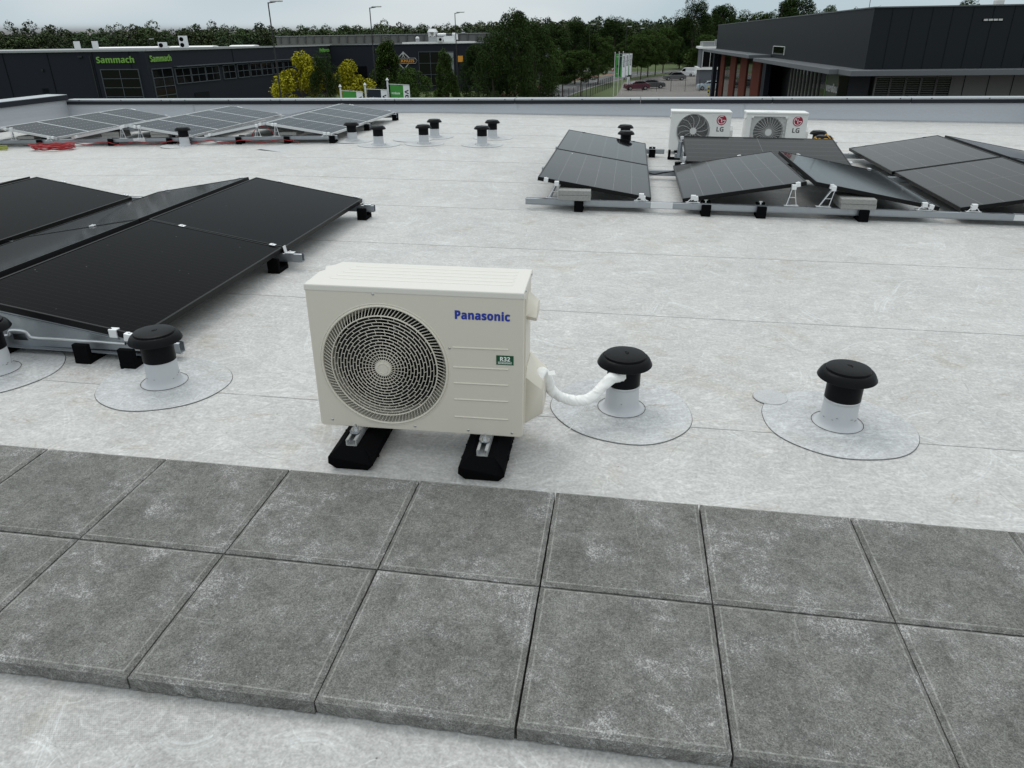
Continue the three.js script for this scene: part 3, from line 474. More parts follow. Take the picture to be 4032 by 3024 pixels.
function heatPump(x, z, kind, label) {
  const u = thing('heat_pump', label, 'heat pump', 'white heat pumps by the far parapet'); u.position.set(x, 0, z);
  const W = 0.785, D = 0.28, y0 = 0.05, y1 = 0.535, fx = -0.09, fy = 0.305, FR = kind === 'round' ? 0.222 : 0.205, zf = D / 2;
  const sh = new THREE.Shape([[-W / 2, y0], [W / 2, y0], [W / 2, y1], [-W / 2, y1]].map(([a, b]) => new THREE.Vector2(a, b))); const hole = new THREE.Path();
  if (kind === 'round') hole.absarc(fx, fy, FR, 0, Math.PI * 2, true); else { hole.moveTo(fx - 0.24, fy - 0.225); hole.lineTo(fx - 0.24, fy + 0.2); hole.lineTo(fx + 0.225, fy + 0.2); hole.lineTo(fx + 0.225, fy - 0.225); hole.closePath(); }
  const fp = part(u, 'front_panel', extrudeZ(sh, 0.012, 0.003, [hole]).translate(0, 0, zf - 0.006), M.lgWhite);
  part(u, 'left_panel', rbox(0.012, y1 - y0 - 0.01, D - 0.02, 0.004, -W / 2 + 0.006, (y0 + y1) / 2, -0.004), M.lgWhite);
  part(u, 'right_panel', rbox(0.012, y1 - y0 - 0.01, D - 0.02, 0.004, W / 2 - 0.006, (y0 + y1) / 2, -0.004), M.lgWhite);
  part(u, 'back_panel', box(W - 0.03, y1 - y0 - 0.02, 0.02, 0, (y0 + y1) / 2, -D / 2 + 0.014), lgDark);
  part(u, 'base_pan', box(W - 0.03, 0.02, D - 0.03, 0, y0 + 0.012, 0), M.lgWhite);
  part(u, 'lid', rbox(W + 0.016, 0.03, D + 0.014, 0.01, 0, y1 + 0.011, 0), M.lgWhite);
  part(u, 'side_handle', rbox(0.02, 0.03, 0.05, 0.006, -W / 2 - 0.01, y1 - 0.06, 0.09), M.lgWhite);
  part(u, 'valve_cover', extrudeX([[-0.1, 0.07], [0.08, 0.07], [0.08, 0.31], [0.03, 0.36], [-0.1, 0.36]], 0.06, 0.008).translate(W / 2 + 0.024, 0, -0.02), M.lgWhite);
  part(u, 'fan_well', cylZ(FR - 0.006, FR - 0.02, 0.06, fx, fy, zf - 0.05, 48, true), lgGrille);
  part(u, 'coil', kind === 'round' ? cylZ(FR, FR, 0.004, fx, fy, zf - 0.15, 32) : box(0.49, 0.45, 0.004, fx, fy - 0.01, zf - 0.15), lgDark);
  const bl = []; for (let k = 0; k < 3; k++) { const s = new THREE.Shape(); s.moveTo(0.03, -0.02); s.quadraticCurveTo(0.1, -0.13, 0.185, -0.06); s.quadraticCurveTo(0.2, 0.04, 0.17, 0.09); s.quadraticCurveTo(0.09, 0.05, 0.03, 0.03); bl.push(new THREE.ExtrudeGeometry(s, { depth: 0.004, bevelEnabled: false }).rotateX(0.25).rotateZ(k * 2.094)); }
  part(u, 'fan', merge([...bl, cylZ(0.04, 0.04, 0.05, 0, 0, 0, 20)]).translate(fx, fy, zf - 0.09), M.fanGrey);
  const g = []; const za = zf + 0.002;
  if (kind === 'round') {
    for (let k = 0; k < 17; k++) g.push(new THREE.TorusGeometry(0.045 + k * 0.0108, 0.0011, 4, 64).translate(fx, fy, za));
    for (let k = 0; k < 12; k++) { const a = k / 12 * Math.PI * 2; g.push(tube([[0.04, 0], [0.11, 0], [0.17, 0.02], [0.2, 0.055], [0.225, 0.05]].map(([q, w]) => [fx + Math.cos(a) * q - Math.sin(a) * w, fy + Math.sin(a) * q + Math.cos(a) * w, za + 0.004]), 0.0026, 14, 5)); }
    g.push(new THREE.TorusGeometry(FR, 0.006, 6, 72).translate(fx, fy, zf));
  } else {
    for (let k = 0; k < 22; k++) g.push(new THREE.TorusGeometry(0.05 + k * 0.0105, 0.001, 4, 64, Math.PI * 2).translate(fx, fy, za - 0.004));
    for (let k = 0; k < 28; k++) { const a = k / 28 * Math.PI * 2, q = Math.min(0.24 / Math.abs(Math.cos(a)), 0.21 / Math.abs(Math.sin(a))); g.push(bar([fx + Math.cos(a - 0.25) * 0.045, fy + Math.sin(a - 0.25) * 0.045, za + 0.006], [fx + Math.cos(a) * q, fy + Math.sin(a) * q, za], 0.0026, 5)); }
    part(u, 'grille_surround', extrudeZ((() => { const s = new THREE.Shape([[-0.24, -0.225], [0.225, -0.225], [0.225, 0.2], [-0.24, 0.2]].map(([a, b]) => new THREE.Vector2(a + fx, b + fy))); const h = new THREE.Path(); h.absarc(fx, fy, FR - 0.01, 0, Math.PI * 2, true); s.holes.push(h); return s; })(), 0.004).translate(0, 0, zf - 0.022), lgGrille);
    for (const x of [-0.225, 0.21]) part(u, 'corner_tab', merge([rbox(0.026, 0.024, 0.008, 0.003, fx + x, fy + 0.19, zf + 0.003), cylZ(0.005, 0.005, 0.006, fx + x, fy + 0.19, zf + 0.006, 10)]), M.white);
  }
  const gr = part(u, 'fan_grille', merge(g), lgGrille);
  part(gr, 'hub_disc', cylZ(0.043, 0.045, 0.014, fx, fy, za + 0.006, 32), lgGrille);
  part(fp, 'raised_frame', merge([rbox(0.21, 0.006, 0.004, 0.0015, 0.27, y1 - 0.022, zf + 0.001), rbox(0.005, y1 - y0 - 0.04, 0.003, 0.001, 0.165, (y0 + y1) / 2, zf + 0.001)]), M.lgWhite);
  const disc = new THREE.CircleGeometry(0.064, 40); part(fp, 'round_logo', disc.translate(0.27, 0.452, zf + 0.0025), roundelMat);
  part(fp, 'brand_letters', fitText('LG', 0.092, 0.06, 0.002, font).translate(0.217, 0.306, zf), lgText);
  for (const xx of [-0.27, 0.27]) part(u, 'rubber_foot', rbox(0.07, 0.05, 0.34, 0.008, xx, 0.025, 0), M.blackRubber);
}
heatPump(2.645, -8.69, 'round', 'white heat pump with a round fan grille, the left of two');
heatPump(3.635, -8.72, 'square', 'white heat pump with a square fan guard, the right of two');
// ---------------------------------------------------------------- solar panels, rails, supports and ballast
const panelGeoCache = new Map();
function panelGeos(w, l) {
  const k = `${w}_${l}`; if (panelGeoCache.has(k)) return panelGeoCache.get(k);
  const t = 0.035, b = 0.012;
  const frame = merge([box(b, t, l, -w / 2 + b / 2, -t / 2, 0), box(b, t, l, w / 2 - b / 2, -t / 2, 0), box(w - 2 * b, t, b, 0, -t / 2, -l / 2 + b / 2), box(w - 2 * b, t, b, 0, -t / 2, l / 2 - b / 2)]);
  const gw = w - 2 * b, gl = l - 2 * b; const glass = new THREE.BoxGeometry(gw, 0.004, gl).translate(0, -0.0045, 0);
  const back = box(gw, 0.002, gl, 0, -0.009, 0);
  const r = { frame, glass, back }; panelGeoCache.set(k, r); return r;
}
const clampGeo = merge([rbox(0.042, 0.006, 0.034, 0.002, 0, 0.003, 0), cyl(0.006, 0.006, 0.007, 0, 0.008, 0, 8)]);
const endClampGeo = merge([rbox(0.04, 0.04, 0.03, 0.003, 0, -0.014, 0.014), cyl(0.006, 0.006, 0.006, 0, 0.008, 0.012, 8)]);
// a, b: [x, y] of the low and the high long edge; z0 near edge, z1 far edge
function panel(low, high, z0, z1, kind, label, group, clamps = []) {
  const [xl, yl] = low, [xh, yh] = high, w = Math.hypot(xh - xl, yh - yl), l = Math.abs(z1 - z0); const G = panelGeos(+w.toFixed(3), +l.toFixed(3));
  const p = thing('solar_panel', label, 'solar panel', group);
  const s = Math.sign(xh - xl); p.position.set((xl + xh) / 2, (yl + yh) / 2, (z0 + z1) / 2); p.rotation.z = Math.atan2((yh - yl) * s, Math.abs(xh - xl));
  const silver = kind === 'silver';
  part(p, 'frame', G.frame, silver ? M.frameSilver : M.frameBlack); part(p, 'glass', G.glass, silver ? M.glassSilver : kind === 'fine' ? M.glassFine : M.glassLined); part(p, 'back_sheet', G.back, silver ? M.white : M.dark);
  for (const [fx, end] of clamps) { const c = part(p, 'clamp', end ? endClampGeo : clampGeo, M.clampWhite); c.position.set(fx * w / 2, 0.0005, end ? (end > 0 ? l / 2 : -l / 2) : -l / 2 - 0.01); if (end < 0) c.rotation.y = Math.PI; }
  return p;
}
const railSection = [[-0.021, 0], [0.021, 0], [0.024, 0.012], [0.024, 0.056], [0.012, 0.06], [0.012, 0.056], [0.02, 0.052], [0.018, 0.006], [-0.018, 0.006], [-0.02, 0.052], [-0.012, 0.056], [-0.012, 0.06], [-0.024, 0.056], [-0.024, 0.012]];
const boltGeo = cyl(0.007, 0.007, 0.006, 0, 0, 0, 6);
function rail(xa, xb, z, y, label, group) {
  const r = thing('mounting_rail', label, 'rail', group); r.position.set((xa + xb) / 2, y + roofY((xa + xb) / 2), z); r.rotation.z = xb < -2.6 ? Math.atan(0.034) : 0;
  part(r, 'profile', extrudeX(railSection, Math.abs(xb - xa)), M.galv);
  part(r, 'splice', box(0.2, 0.052, 0.052, 0.1, 0.031, 0), M.alu);
  const n = Math.max(2, Math.round(Math.abs(xb - xa) / 0.45)); for (let k = 0; k < n; k++) part(r, 'bolt', boltGeo, M.bolt).position.set((k + 0.5) / n * (xb - xa) - (xb - xa) / 2, 0.062, 0);
  return r;
}
const padGeo = merge([rbox(0.085, 0.03, 0.16, 0.006, 0, 0.015, 0), rbox(0.085, 0.105, 0.03, 0.006, 0, 0.0525, 0.062), rbox(0.085, 0.12, 0.03, 0.006, 0, 0.06, -0.062)]);
function pad(x, z, label, group, turn = 0, mark) {
  const p = thing('rubber_pad', label, 'rubber pad', group); p.position.set(x, roofY(x), z); p.rotation.y = turn; part(p, 'block', padGeo, M.blackRubber);
  if (mark) part(p, 'white_bolt', merge([box(0.03, 0.008, 0.01, 0, 0.128, -0.044), box(0.011, 0.022, 0.01, 0, 0.114, -0.044)]), M.white);
  return p;
}
const slabGeos = [1, 2].map((s) => { const g = new RoundedBoxGeometry(0.3, 0.046, 0.3, 2, 0.006); return g; });
const slabMat = (() => { const a = makeNoise(40, 91), b = makeNoise(160, 92); return new THREE.MeshStandardMaterial({ roughness: 0.95, map: canvasTex(512, 512, (ctx) => { const im = ctx.createImageData(512, 512), q = im.data; for (let i = 0; i < 512 * 512; i++) { const u = (i % 512) / 512, v = Math.floor(i / 512) / 512, g = 0.26 + (a(u, v) - 0.5) * 0.12 + (b(u, v) - 0.5) * 0.14; q[i * 4] = toS(g); q[i * 4 + 1] = toS(g); q[i * 4 + 2] = toS(g * 0.95); q[i * 4 + 3] = 255; } ctx.putImageData(im, 0, 0); }) }); })();
function slab(x, y, z, label, turn = 0, roll = 0) { const s = lone('ballast_slab', slabGeos[0], slabMat, label, 'concrete slab', 'concrete ballast slabs'); s.position.set(x, y + 0.0232, z); s.rotation.set(0, turn, roll); return s; }
// splayed wire trestle that carries the high edge, low bracket that carries the low edge
function trestle(x, z, h, label, lean = 0, y = 0.107) {
  const t = thing('panel_support', label, 'support', 'white panel supports'); t.position.set(x, y + roofY(x), z);
  part(t, 'leg', merge([bar([-0.045, 0, 0.03], [-0.012 + lean, h - 0.03, 0.03], 0.004, 6), bar([0.045, 0, 0.03], [0.012 + lean, h - 0.03, 0.03], 0.004, 6)]), M.clampWhite);
  part(t, 'post', bar([-0.03, 0, 0.0], [-0.01 + lean, h - 0.03, 0.0], 0.012, 4), M.galv);
  part(t, 'cross_wire', bar([-0.028 + lean * 0.45, h * 0.42, 0.03], [0.03 + lean * 0.45, h * 0.42, 0.03], 0.003, 5), M.clampWhite);
  part(t, 'foot', rbox(0.13, 0.006, 0.06, 0.002, 0, 0.003, 0.012), M.clampWhite);
  part(t, 'clip', rbox(0.042, 0.045, 0.04, 0.004, lean, h - 0.012, 0.026), M.clampWhite);
}
function lowBracket(x, z, label, y = 0.107) {
  const t = thing('panel_support', label, 'support', 'white panel supports'); t.position.set(x, y + roofY(x), z);
  part(t, 'foot', rbox(0.13, 0.006, 0.06, 0.002, 0, 0.003, 0.01), M.clampWhite);
  part(t, 'leg', merge([bar([-0.05, 0.004, 0.03], [-0.02, 0.035, 0.03], 0.004, 6), bar([0.05, 0.004, 0.03], [0.022, 0.035, 0.03], 0.004, 6), bar([-0.02, 0.02, 0.03], [0.022, 0.035, 0.03], 0.003, 5)]), M.clampWhite);
  part(t, 'clip', rbox(0.046, 0.042, 0.036, 0.004, 0, 0.047, 0.022), M.clampWhite);
}
// ---- right array
{
  const L = 0.138, H = 0.298, H2 = 0.324, g = 'black framed panels of the right array', zA = -4.82, zB = -6.665, zC = -6.685, zD = -8.5;
  const E = [[-0.85, 1], [0.86, 1]], Q = [[-0.6], [0.8]];
  panel([1.932, L], [0.871, H], zA, zB, 'lined', 'near left panel of the right array, high on its left side', g, [...E, ...[]]);
  panel([1.932, L], [0.871, H], zC, zD, 'lined', 'leftmost rear panel of the right array with vent caps behind it', g, [[-0.6, 0], [0.7, 0]].map(([a]) => [a, 0]));
  panel([2.216, L], [3.285, H2], zA, -6.68, 'lined', 'near panel of the right array rising to the ridge from its left side', g, [[-0.78, 1], [0.86, 1], [-0.8, -1], [0.35, -1]]);
  panel([4.446, L], [3.367, H2], zA, -6.71, 'lined', 'near panel of the right array sloping down right from the ridge with blurred reflections', g, [[-0.74, 1], [0.86, 1], [-0.6, -1], [0.85, -1]]);
  { // landscape panel behind, tilted towards the walkway
    const p = panel([0, 0.137], [1.02, 0.3], 0.935, -0.935, 'lined', 'dark landscape panel in front of the heat pumps mirroring them', g, [[-0.8, 1], [0.8, 1]]);
    p.rotation.set(0, Math.PI / 2, 0); p.rotateZ(Math.atan2(0.163, 1.02)); p.position.set(3.325, 0.2185, -7.55);
  }
  panel([4.593, L], [5.655, H2], zC, zD, 'lined', 'rear right panel of the right array rising to the right', g, [[-0.62, 0], [0.7, 0], [-0.9, 0]]);
  panel([4.615, L], [5.668, H2], zA, zB, 'lined', 'near right panel of the right array cut off by the right picture edge', g, [[-0.82, 1], [0.85, 1]]);
  panel([6.83, L], [5.745, H2], zC, zD, 'lined', 'panel behind the right ridge sloping away at the right picture edge', g, []);
  panel([6.83, L], [5.745, H2], zA, zB, 'lined', 'panel beyond the right picture edge sloping down from the right ridge', g, []);
  const rg = 'galvanised rails of the right array';
  rail(0.76, 3.1, -4.8, 0.045, 'galvanised rail along the front of the right array, left length', rg); rail(3.1, 7.0, -4.8, 0.045, 'galvanised rail along the front of the right array, right length', rg);
  rail(0.72, 7.0, -6.55, 0.045, 'galvanised rail under the middle joint of the right array', rg); rail(0.72, 2.18, -8.22, 0.045, 'short galvanised rail under the rear of the leftmost panels', rg); rail(4.3, 7.0, -8.22, 0.045, 'galvanised rail under the rear right panels', rg); rail(2.3, 4.3, -7.9, 0.045, 'galvanised rail under the high edge of the landscape panel', rg);
  const pg = 'rubber pads of the right array';
  pad(1.267, -4.8, 'rubber pad below the left ballast slabs on the front rail', pg); pad(2.43, -4.8, 'rubber pad on the front rail left of the trestle, with white bolt, first of two', pg, 0, true); pad(2.92, -4.8, 'rubber pad on the front rail close to the trestle, with white bolt, second of two', pg, 0, true); pad(3.8, -4.8, 'rubber pad below the right ballast slabs on the front rail', pg); pad(5.6, -4.8, 'rubber pad on the front rail at the right picture edge', pg);
  pad(2.02, -8.24, 'rubber pad at the rear rail end beside the leftmost panels', pg, 0, true); pad(2.3, -8.05, 'rubber pad at the left end of the landscape panel, rear', pg, 1.57); pad(2.3, -7.0, 'rubber pad at the left end of the landscape panel, front', pg); pad(4.33, -8.1, 'rubber pad behind the right end of the landscape panel', pg, 1.57);
  slab(1.225, 0.108, -4.85, 'lower of two ballast slabs under the near left panel'); slab(1.222, 0.1545, -4.855, 'upper of two ballast slabs under the near left panel', 0.02);
  slab(3.74, 0.108, -4.88, 'lower of two ballast slabs beside the right trestle'); slab(3.735, 0.1545, -4.875, 'upper of two ballast slabs beside the right trestle', -0.015);
  const s1 = 'white trestle under the high side of the near left panel';
  trestle(1.02, -4.83, 0.149, s1, 0.03); lowBracket(1.84, -4.83, 'low white bracket under the low corner of the near left panel');
  lowBracket(2.31, -4.83, 'low white bracket under the low left corner of the ridge panel'); trestle(3.18, -4.83, 0.18, 'white trestle just left of the ridge in the right array'); trestle(3.46, -4.83, 0.178, 'white leaning trestle right of the ridge beside ballast slabs', 0.06);
  lowBracket(4.31, -4.83, 'low white bracket at the right foot of the sloping reflective panel'); lowBracket(4.72, -4.83, 'low white bracket under the near right panel corner');
  trestle(1.02, -6.56, 0.149, 'white trestle hidden under the joint of the left pair of panels', 0.03); trestle(5.5, -4.83, 0.17, 'white trestle at the right picture edge');
  // galvanised end plate of the landscape panel
  const w = thing('end_plate', 'galvanised end plate on the left end of the dark landscape panel', 'bracket'); part(w, 'plate', extrudeX([[-7.08, 0.04], [-8.05, 0.04], [-8.05, 0.26], [-7.08, 0.11]], 0.003).translate(2.375, 0, 0), M.galv); part(w, 'post', merge([cyl(0.028, 0.034, 0.19, 2.355, 0.17, -7.82, 16), rbox(0.05, 0.012, 0.1, 0.003, 2.355, 0.07, -7.82)]), M.galv); part(w, 'clip', merge([rbox(0.04, 0.04, 0.03, 0.003, 2.375, 0.29, -7.93), rbox(0.04, 0.04, 0.03, 0.003, 2.37, 0.155, -7.12)]), M.clampWhite);
  lone('cable', tube([[1.9, 0.1, -6.45], [2.0, 0.07, -6.48], [2.1, 0.08, -6.52], [2.25, 0.11, -6.5]], 0.006, 30, 6), M.blackRubber, 'thin black cable between the first two panels of the right array', 'cable');
}
// ---- near left array
{
  const L = 0.155, H = 0.318, g = 'black panels of the near left array', zA = -0.905, zB = -2.575, zC = -2.59, zD = -4.26;
  panel([-0.672, L], [-1.635, H], zA, zB, 'fine', 'nearest large black panel at the left with fine cell lines', g, [[0.9, 1]].map(([a, b]) => [a, b]));
  panel([-0.66, L], [-1.655, H], zC, zD, 'fine', 'second large black panel behind the nearest one on the left', g, [[-0.55, -1], [0.86, -1]]);
  const p = scene.children.at(-1); for (const fx of [-0.5, 0.84]) { const c = part(p, 'clamp', clampGeo, M.clampWhite); c.position.set(fx * 0.5, 0.0005, 0.835 + 0.008); }
  panel([-2.66, L], [-1.725, H], zA, zB, 'fine', 'panel on the hidden side of the near left ridge, nearest', g, []);
  panel([-2.66, L], [-1.73, H], zC, zD, 'fine', 'panel on the hidden side of the near left ridge, farther', g, [[-0.8, -1], [0.8, -1], [0.2, 1]]);
  panel([-2.8, L - 0.012], [-3.72, H - 0.02], -2.4, -4.06, 'fine', 'black panel at the left edge rising to the second ridge', g, [[-0.45, -1], [0.86, -1]]);
  panel([-2.8, L - 0.012], [-3.72, H - 0.02], -0.73, -2.385, 'fine', 'black panel left of the nearest one, outside the picture', g, []);
  panel([-4.72, L - 0.05], [-3.79, H - 0.02], -2.4, -4.06, 'fine', 'sliver of black panel behind the second ridge at the left edge', g, []);
  const rg = 'galvanised rails of the near left array', pg = 'rubber pads of the near left array';
  // cross rails that stick out past the low edge
  for (const [z, lb] of [[-2.585, 'galvanised rail end sticking out at the joint of the two large panels'], [-4.19, 'galvanised rail end sticking out at the far corner of the large panels']]) { const r = rail(-3.9, -0.53, z, 0.06, lb, rg); r.rotation.z = 0; r.position.y = 0.058; }
  { const r = rail(-4.0, -0.52, -1.0, 0.06, 'galvanised front rail below the nearest large panel', rg); r.rotation.z = 0; r.position.y = 0.033; }
  pad(-0.7, -2.53, 'rubber pad under the rail end at the joint of the large panels', pg); pad(-0.62, -4.16, 'rubber pad under the rail end at the far corner of the large panels', pg);
  pad(-0.985, -0.93, 'rubber pad under the galvanised wedge bracket, middle', pg); pad(-0.72, -0.905, 'rubber pad beside the near left vent', pg); pad(-1.48, -0.95, 'rubber pad under the wedge bracket at the left edge', pg); pad(-2.4, -2.6, 'rubber pad in the dark below the near left panels', pg);
  for (const [x, z, lb] of [[-0.64, -2.585, 'bent clip on the rail end at the joint of the large panels'], [-0.61, -4.19, 'bent clip on the rail end at the far corner']]) { const c = thing('rail_clip', lb, 'clip', 'bent clips on the rail ends'); c.position.set(x, 0.118, z); part(c, 'plate', merge([rbox(0.06, 0.004, 0.045, 0.001, 0.02, 0.002, 0), rbox(0.004, 0.05, 0.04, 0.001, -0.012, 0.026, 0).rotateZ(0.2), cyl(0.007, 0.007, 0.01, 0.02, 0.008, 0, 6)]), M.clampWhite); }
  // long pressed wedge that carries the panel's near edge
  const w = thing('wedge_bracket', 'long galvanised wedge bracket with pressed rib under the nearest panel', 'bracket');
  const hole = [[-1.43, 0.07], [-1.43, 0.108], [-1.355, 0.108], [-1.345, 0.07]];
  part(w, 'web', extrudeZ([[-0.7, 0.052], [-1.64, 0.036], [-1.66, 0.262], [-0.76, 0.115], [-0.7, 0.095]], 0.003, 0, [new THREE.Path(hole.map(([a, b]) => new THREE.Vector2(a, b)))]).translate(0, 0, -0.945), M.galv);
  part(w, 'top_flange', extrudeX([[-0.945, 0], [-0.99, 0], [-0.99, 0.003], [-0.945, 0.003]], 0.92).rotateZ(-0.163).translate(-1.21, 0.189, 0), M.galv);
  part(w, 'bottom_flange', box(0.96, 0.003, 0.035, -1.18, 0.04, -0.93), M.galv);
  const rib = tube([[-0.79, 0.089, -0.942], [-0.95, 0.089, -0.942], [-1.15, 0.09, -0.942], [-1.305, 0.09, -0.942], [-1.326, 0.095, -0.942], [-1.34, 0.118, -0.942], [-1.36, 0.124, -0.942], [-1.42, 0.124, -0.942], [-1.438, 0.118, -0.942], [-1.448, 0.096, -0.942], [-1.48, 0.09, -0.942], [-1.64, 0.09, -0.942]], 0.0085, 140, 8);
  part(w, 'pressed_rib', rib, M.alu);
  part(w, 'upper_rib', tube([[-0.82, 0.112, -0.9435], [-1.1, 0.158, -0.9435], [-1.64, 0.246, -0.9435]], 0.005, 60, 6), M.galv);
  part(w, 'screw', new THREE.SphereGeometry(0.006, 10, 8).translate(-0.742, 0.072, -0.941), M.bolt);
  part(w, 'end_clip', merge([rbox(0.045, 0.045, 0.035, 0.004, -0.815, 0.158, -0.915), rbox(0.05, 0.03, 0.04, 0.004, -0.705, 0.08, -0.93)]), M.clampWhite);
  for (const x of [-0.66, -0.86, -1.06, -1.3]) part(w, 'cable_tie', new THREE.TorusGeometry(0.03, 0.0018, 4, 20).rotateY(Math.PI / 2).translate(x, 0.05, -0.985), M.blackRubber);
}
// ---- far left array with silver frames
{
  const g = 'silver framed panels of the far array'; const y = (x) => roofY(x); const zA = -8.8, zB = -10.4, zC = -10.42, zD = -12.02, L = 0.143, H = 0.31;
  const pairs = [[-2.68, -3.7, 'right'], [-4.93, -5.96, 'middle'], [-7.26, -8.2, 'left']];
  for (const [xl, xh, w] of pairs) {
    const E = [[-0.8, 1], [0.9, 1]], Q = [[-0.7, 0], [0.8, 0]];
    panel([xl, L + y(xl)], [xh, H + y(xh)], zA, zB, 'silver', `near panel of the ${w} silver framed pair, facing right`, g, E);
    panel([xl, L + y(xl)], [xh, H + y(xh)], zC, zD, 'silver', `far panel of the ${w} silver framed pair, facing right`, g, [[-0.7, 0], [0.8, 0], [-0.6, -1], [0.8, -1]]);
    const bl = xh - 1.04; panel([bl, L + y(bl)], [xh - 0.05, H + y(xh - 0.05)], zA, zB, 'silver', `near panel behind the ridge of the ${w} silver framed pair`, g, E);
    panel([bl, L + y(bl)], [xh - 0.05, H + y(xh - 0.05)], zC, zD, 'silver', `far panel behind the ridge of the ${w} silver framed pair`, g, []);
  }
  const rg = 'rails of the far array';
  for (const [z, n] of [[-8.86, 'front'], [-10.41, 'middle'], [-11.95, 'rear']]) { rail(-9.3, -2.62, z, 0.05, `galvanised ${n} rail of the silver framed array`, rg); }
  const pg = 'rubber pads of the far array'; let k = 0; const ord = ['first', 'second', 'third', 'fourth', 'fifth', 'sixth', 'seventh'];
  for (const x of [-2.7, -3.42, -4.2, -5.35, -6.35, -7.6]) pad(x, -8.88, `${ord[k++]} rubber pad from the right along the front of the silver array`, pg);
  pad(-2.68, -10.42, 'rubber pad at the middle joint on the right of the silver array', pg, 0, true); pad(-2.66, -11.97, 'rubber pad at the rear right corner of the silver array', pg, 0, true);
  for (const [x, h, n] of [[-3.56, 0.17, 'right'], [-5.8, 0.17, 'middle'], [-8.02, 0.17, 'left']]) { trestle(x, -8.83, h + 0.008, `white trestle right of the ${n} ridge of the silver array`, 0, 0.11); trestle(x - 0.3, -8.83, h, `white trestle left of the ${n} ridge of the silver array`, 0, 0.11); }
  for (const [x, n] of [[-2.8, 'right'], [-5.06, 'middle'], [-7.4, 'left']]) lowBracket(x, -8.83, `low white bracket at the foot of the ${n} silver pair`, 0.09);
  k = 0; const bl = [[-3.42, -9.0, 'right ridge'], [-5.5, -8.98, 'middle ridge, right side'], [-6.35, -9.0, 'middle ridge, left side'], [-7.85, -9.0, 'left ridge']];
  for (const [x, z, n] of bl) { slab(x, 0.115 + y(x), z, `lower ballast slab under the silver panels at the ${n}`, 0, 0.034); if (n !== 'right ridge' && n !== 'left ridge') slab(x, 0.1612 + y(x), z + 0.01, `upper ballast slab under the silver panels at the ${n}`, 0.03, 0.034); }
  // red and yellow-green cables
  const red = std([0.36, 0.01, 0.015], 0.5), lime = std([0.3, 0.33, 0.05], 0.5), pts = []; reseed(17);
  for (let i = 0; i < 130; i++) { const a = i / 130 * Math.PI * 2 * 9, R = 0.27 + rr(-0.05, 0.05); pts.push([-7.05 + Math.cos(a) * R * 1.2, roofY(-7.05 + Math.cos(a) * R) + 0.012 + (i / 130) * 0.07 + rr(0, 0.015), -8.42 + Math.sin(a) * R * 0.55]); }
  lone('cable_coil', tube(pts, 0.006, 900, 5), red, 'coil of bright red cable on the roof before the silver panels', 'cable');
  const run = []; for (let i = 0; i < 26; i++) { const x = -7.2 + i * 0.16; run.push([x, roofY(x) + 0.045 + 0.02 * Math.sin(i * 1.7), -8.79 + 0.012 * Math.sin(i * 2.3)]); } lone('cable', tube(run, 0.006, 160, 5), red, 'red cable running along the front rail of the silver array', 'cable');
  lone('cable', tube([[-4.0, 0.02, -8.85], [-3.95, 0.12, -8.84], [-3.85, 0.2, -8.86], [-3.7, 0.18, -8.86], [-3.62, 0.1, -8.84], [-3.55, 0.02, -8.85]], 0.005, 50, 5), red, 'thin red cable looping between the trestles of the right silver ridge', 'cable');
  const py = []; for (let i = 0; i < 60; i++) { const a = i / 60 * Math.PI * 2 * 4, R = 0.22; py.push([-8.1 + Math.cos(a) * R, roofY(-8.1) + 0.012 + i / 60 * 0.05 + rr(0, 0.01), -8.45 + Math.sin(a) * R * 0.5]); } lone('cable_coil', tube(py, 0.006, 360, 5), lime, 'coil of yellow green cable at the left edge by the silver panels', 'cable');
}
// ---------------------------------------------------------------- the street below, in a plumb frame (the roof deck itself is pitched about a degree)
const TILT = new THREE.Quaternion(-0.0033883, -0.0051906, 0.0086534, 0.9999433), EYE_H = 8.5;
function plumb(o, x = 0, y = 0, z = 0, ry = 0) {
  o.position.copy(new THREE.Vector3(x, y - EYE_H, z).applyQuaternion(TILT).add(EYE)); o.quaternion.copy(TILT).multiply(new THREE.Quaternion().setFromAxisAngle(new THREE.Vector3(0, 1, 0), ry)); return o;
}
const noiseMap = (c1, c2, cells, size = 512, seed = 5) => canvasTex(size, size, (ctx) => { const a = makeNoise(cells, seed), b = makeNoise(cells * 5, seed + 1), im = ctx.createImageData(size, size), q = im.data; for (let i = 0; i < size * size; i++) { const u = (i % size) / size, v = Math.floor(i / size) / size, t = a(u, v) * 0.55 + b(u, v) * 0.45; for (let k = 0; k < 3; k++) q[i * 4 + k] = toS(c1[k] + (c2[k] - c1[k]) * t); q[i * 4 + 3] = 255; } ctx.putImageData(im, 0, 0); });
const rep = (t, x, y) => { t.repeat.set(x, y); return t; };
M.grass = new THREE.MeshStandardMaterial({ map: rep(noiseMap([0.03, 0.05, 0.012], [0.09, 0.12, 0.03], 20), 300, 300), roughness: 1 });
M.asphalt = new THREE.MeshStandardMaterial({ map: rep(noiseMap([0.075, 0.075, 0.077], [0.13, 0.13, 0.132], 24), 1, 1), roughness: 0.95 });
M.paving = new THREE.MeshStandardMaterial({ map: noiseMap([0.11, 0.1, 0.095], [0.2, 0.185, 0.17], 30), roughness: 0.95 });
M.redBrickPath = std([0.2, 0.09, 0.07], 0.95);
M.kerb = std([0.36, 0.36, 0.34], 0.9); M.paint = std([0.6, 0.6, 0.58], 0.8);
M.cladding = matte([0.019, 0.0215, 0.029], 0.55, 0.15); M.claddingJoint = matte([0.01, 0.011, 0.014], 0.6, 0.1); M.claddingRight = matte([0.017, 0.0205, 0.024], 0.5, 0.15);
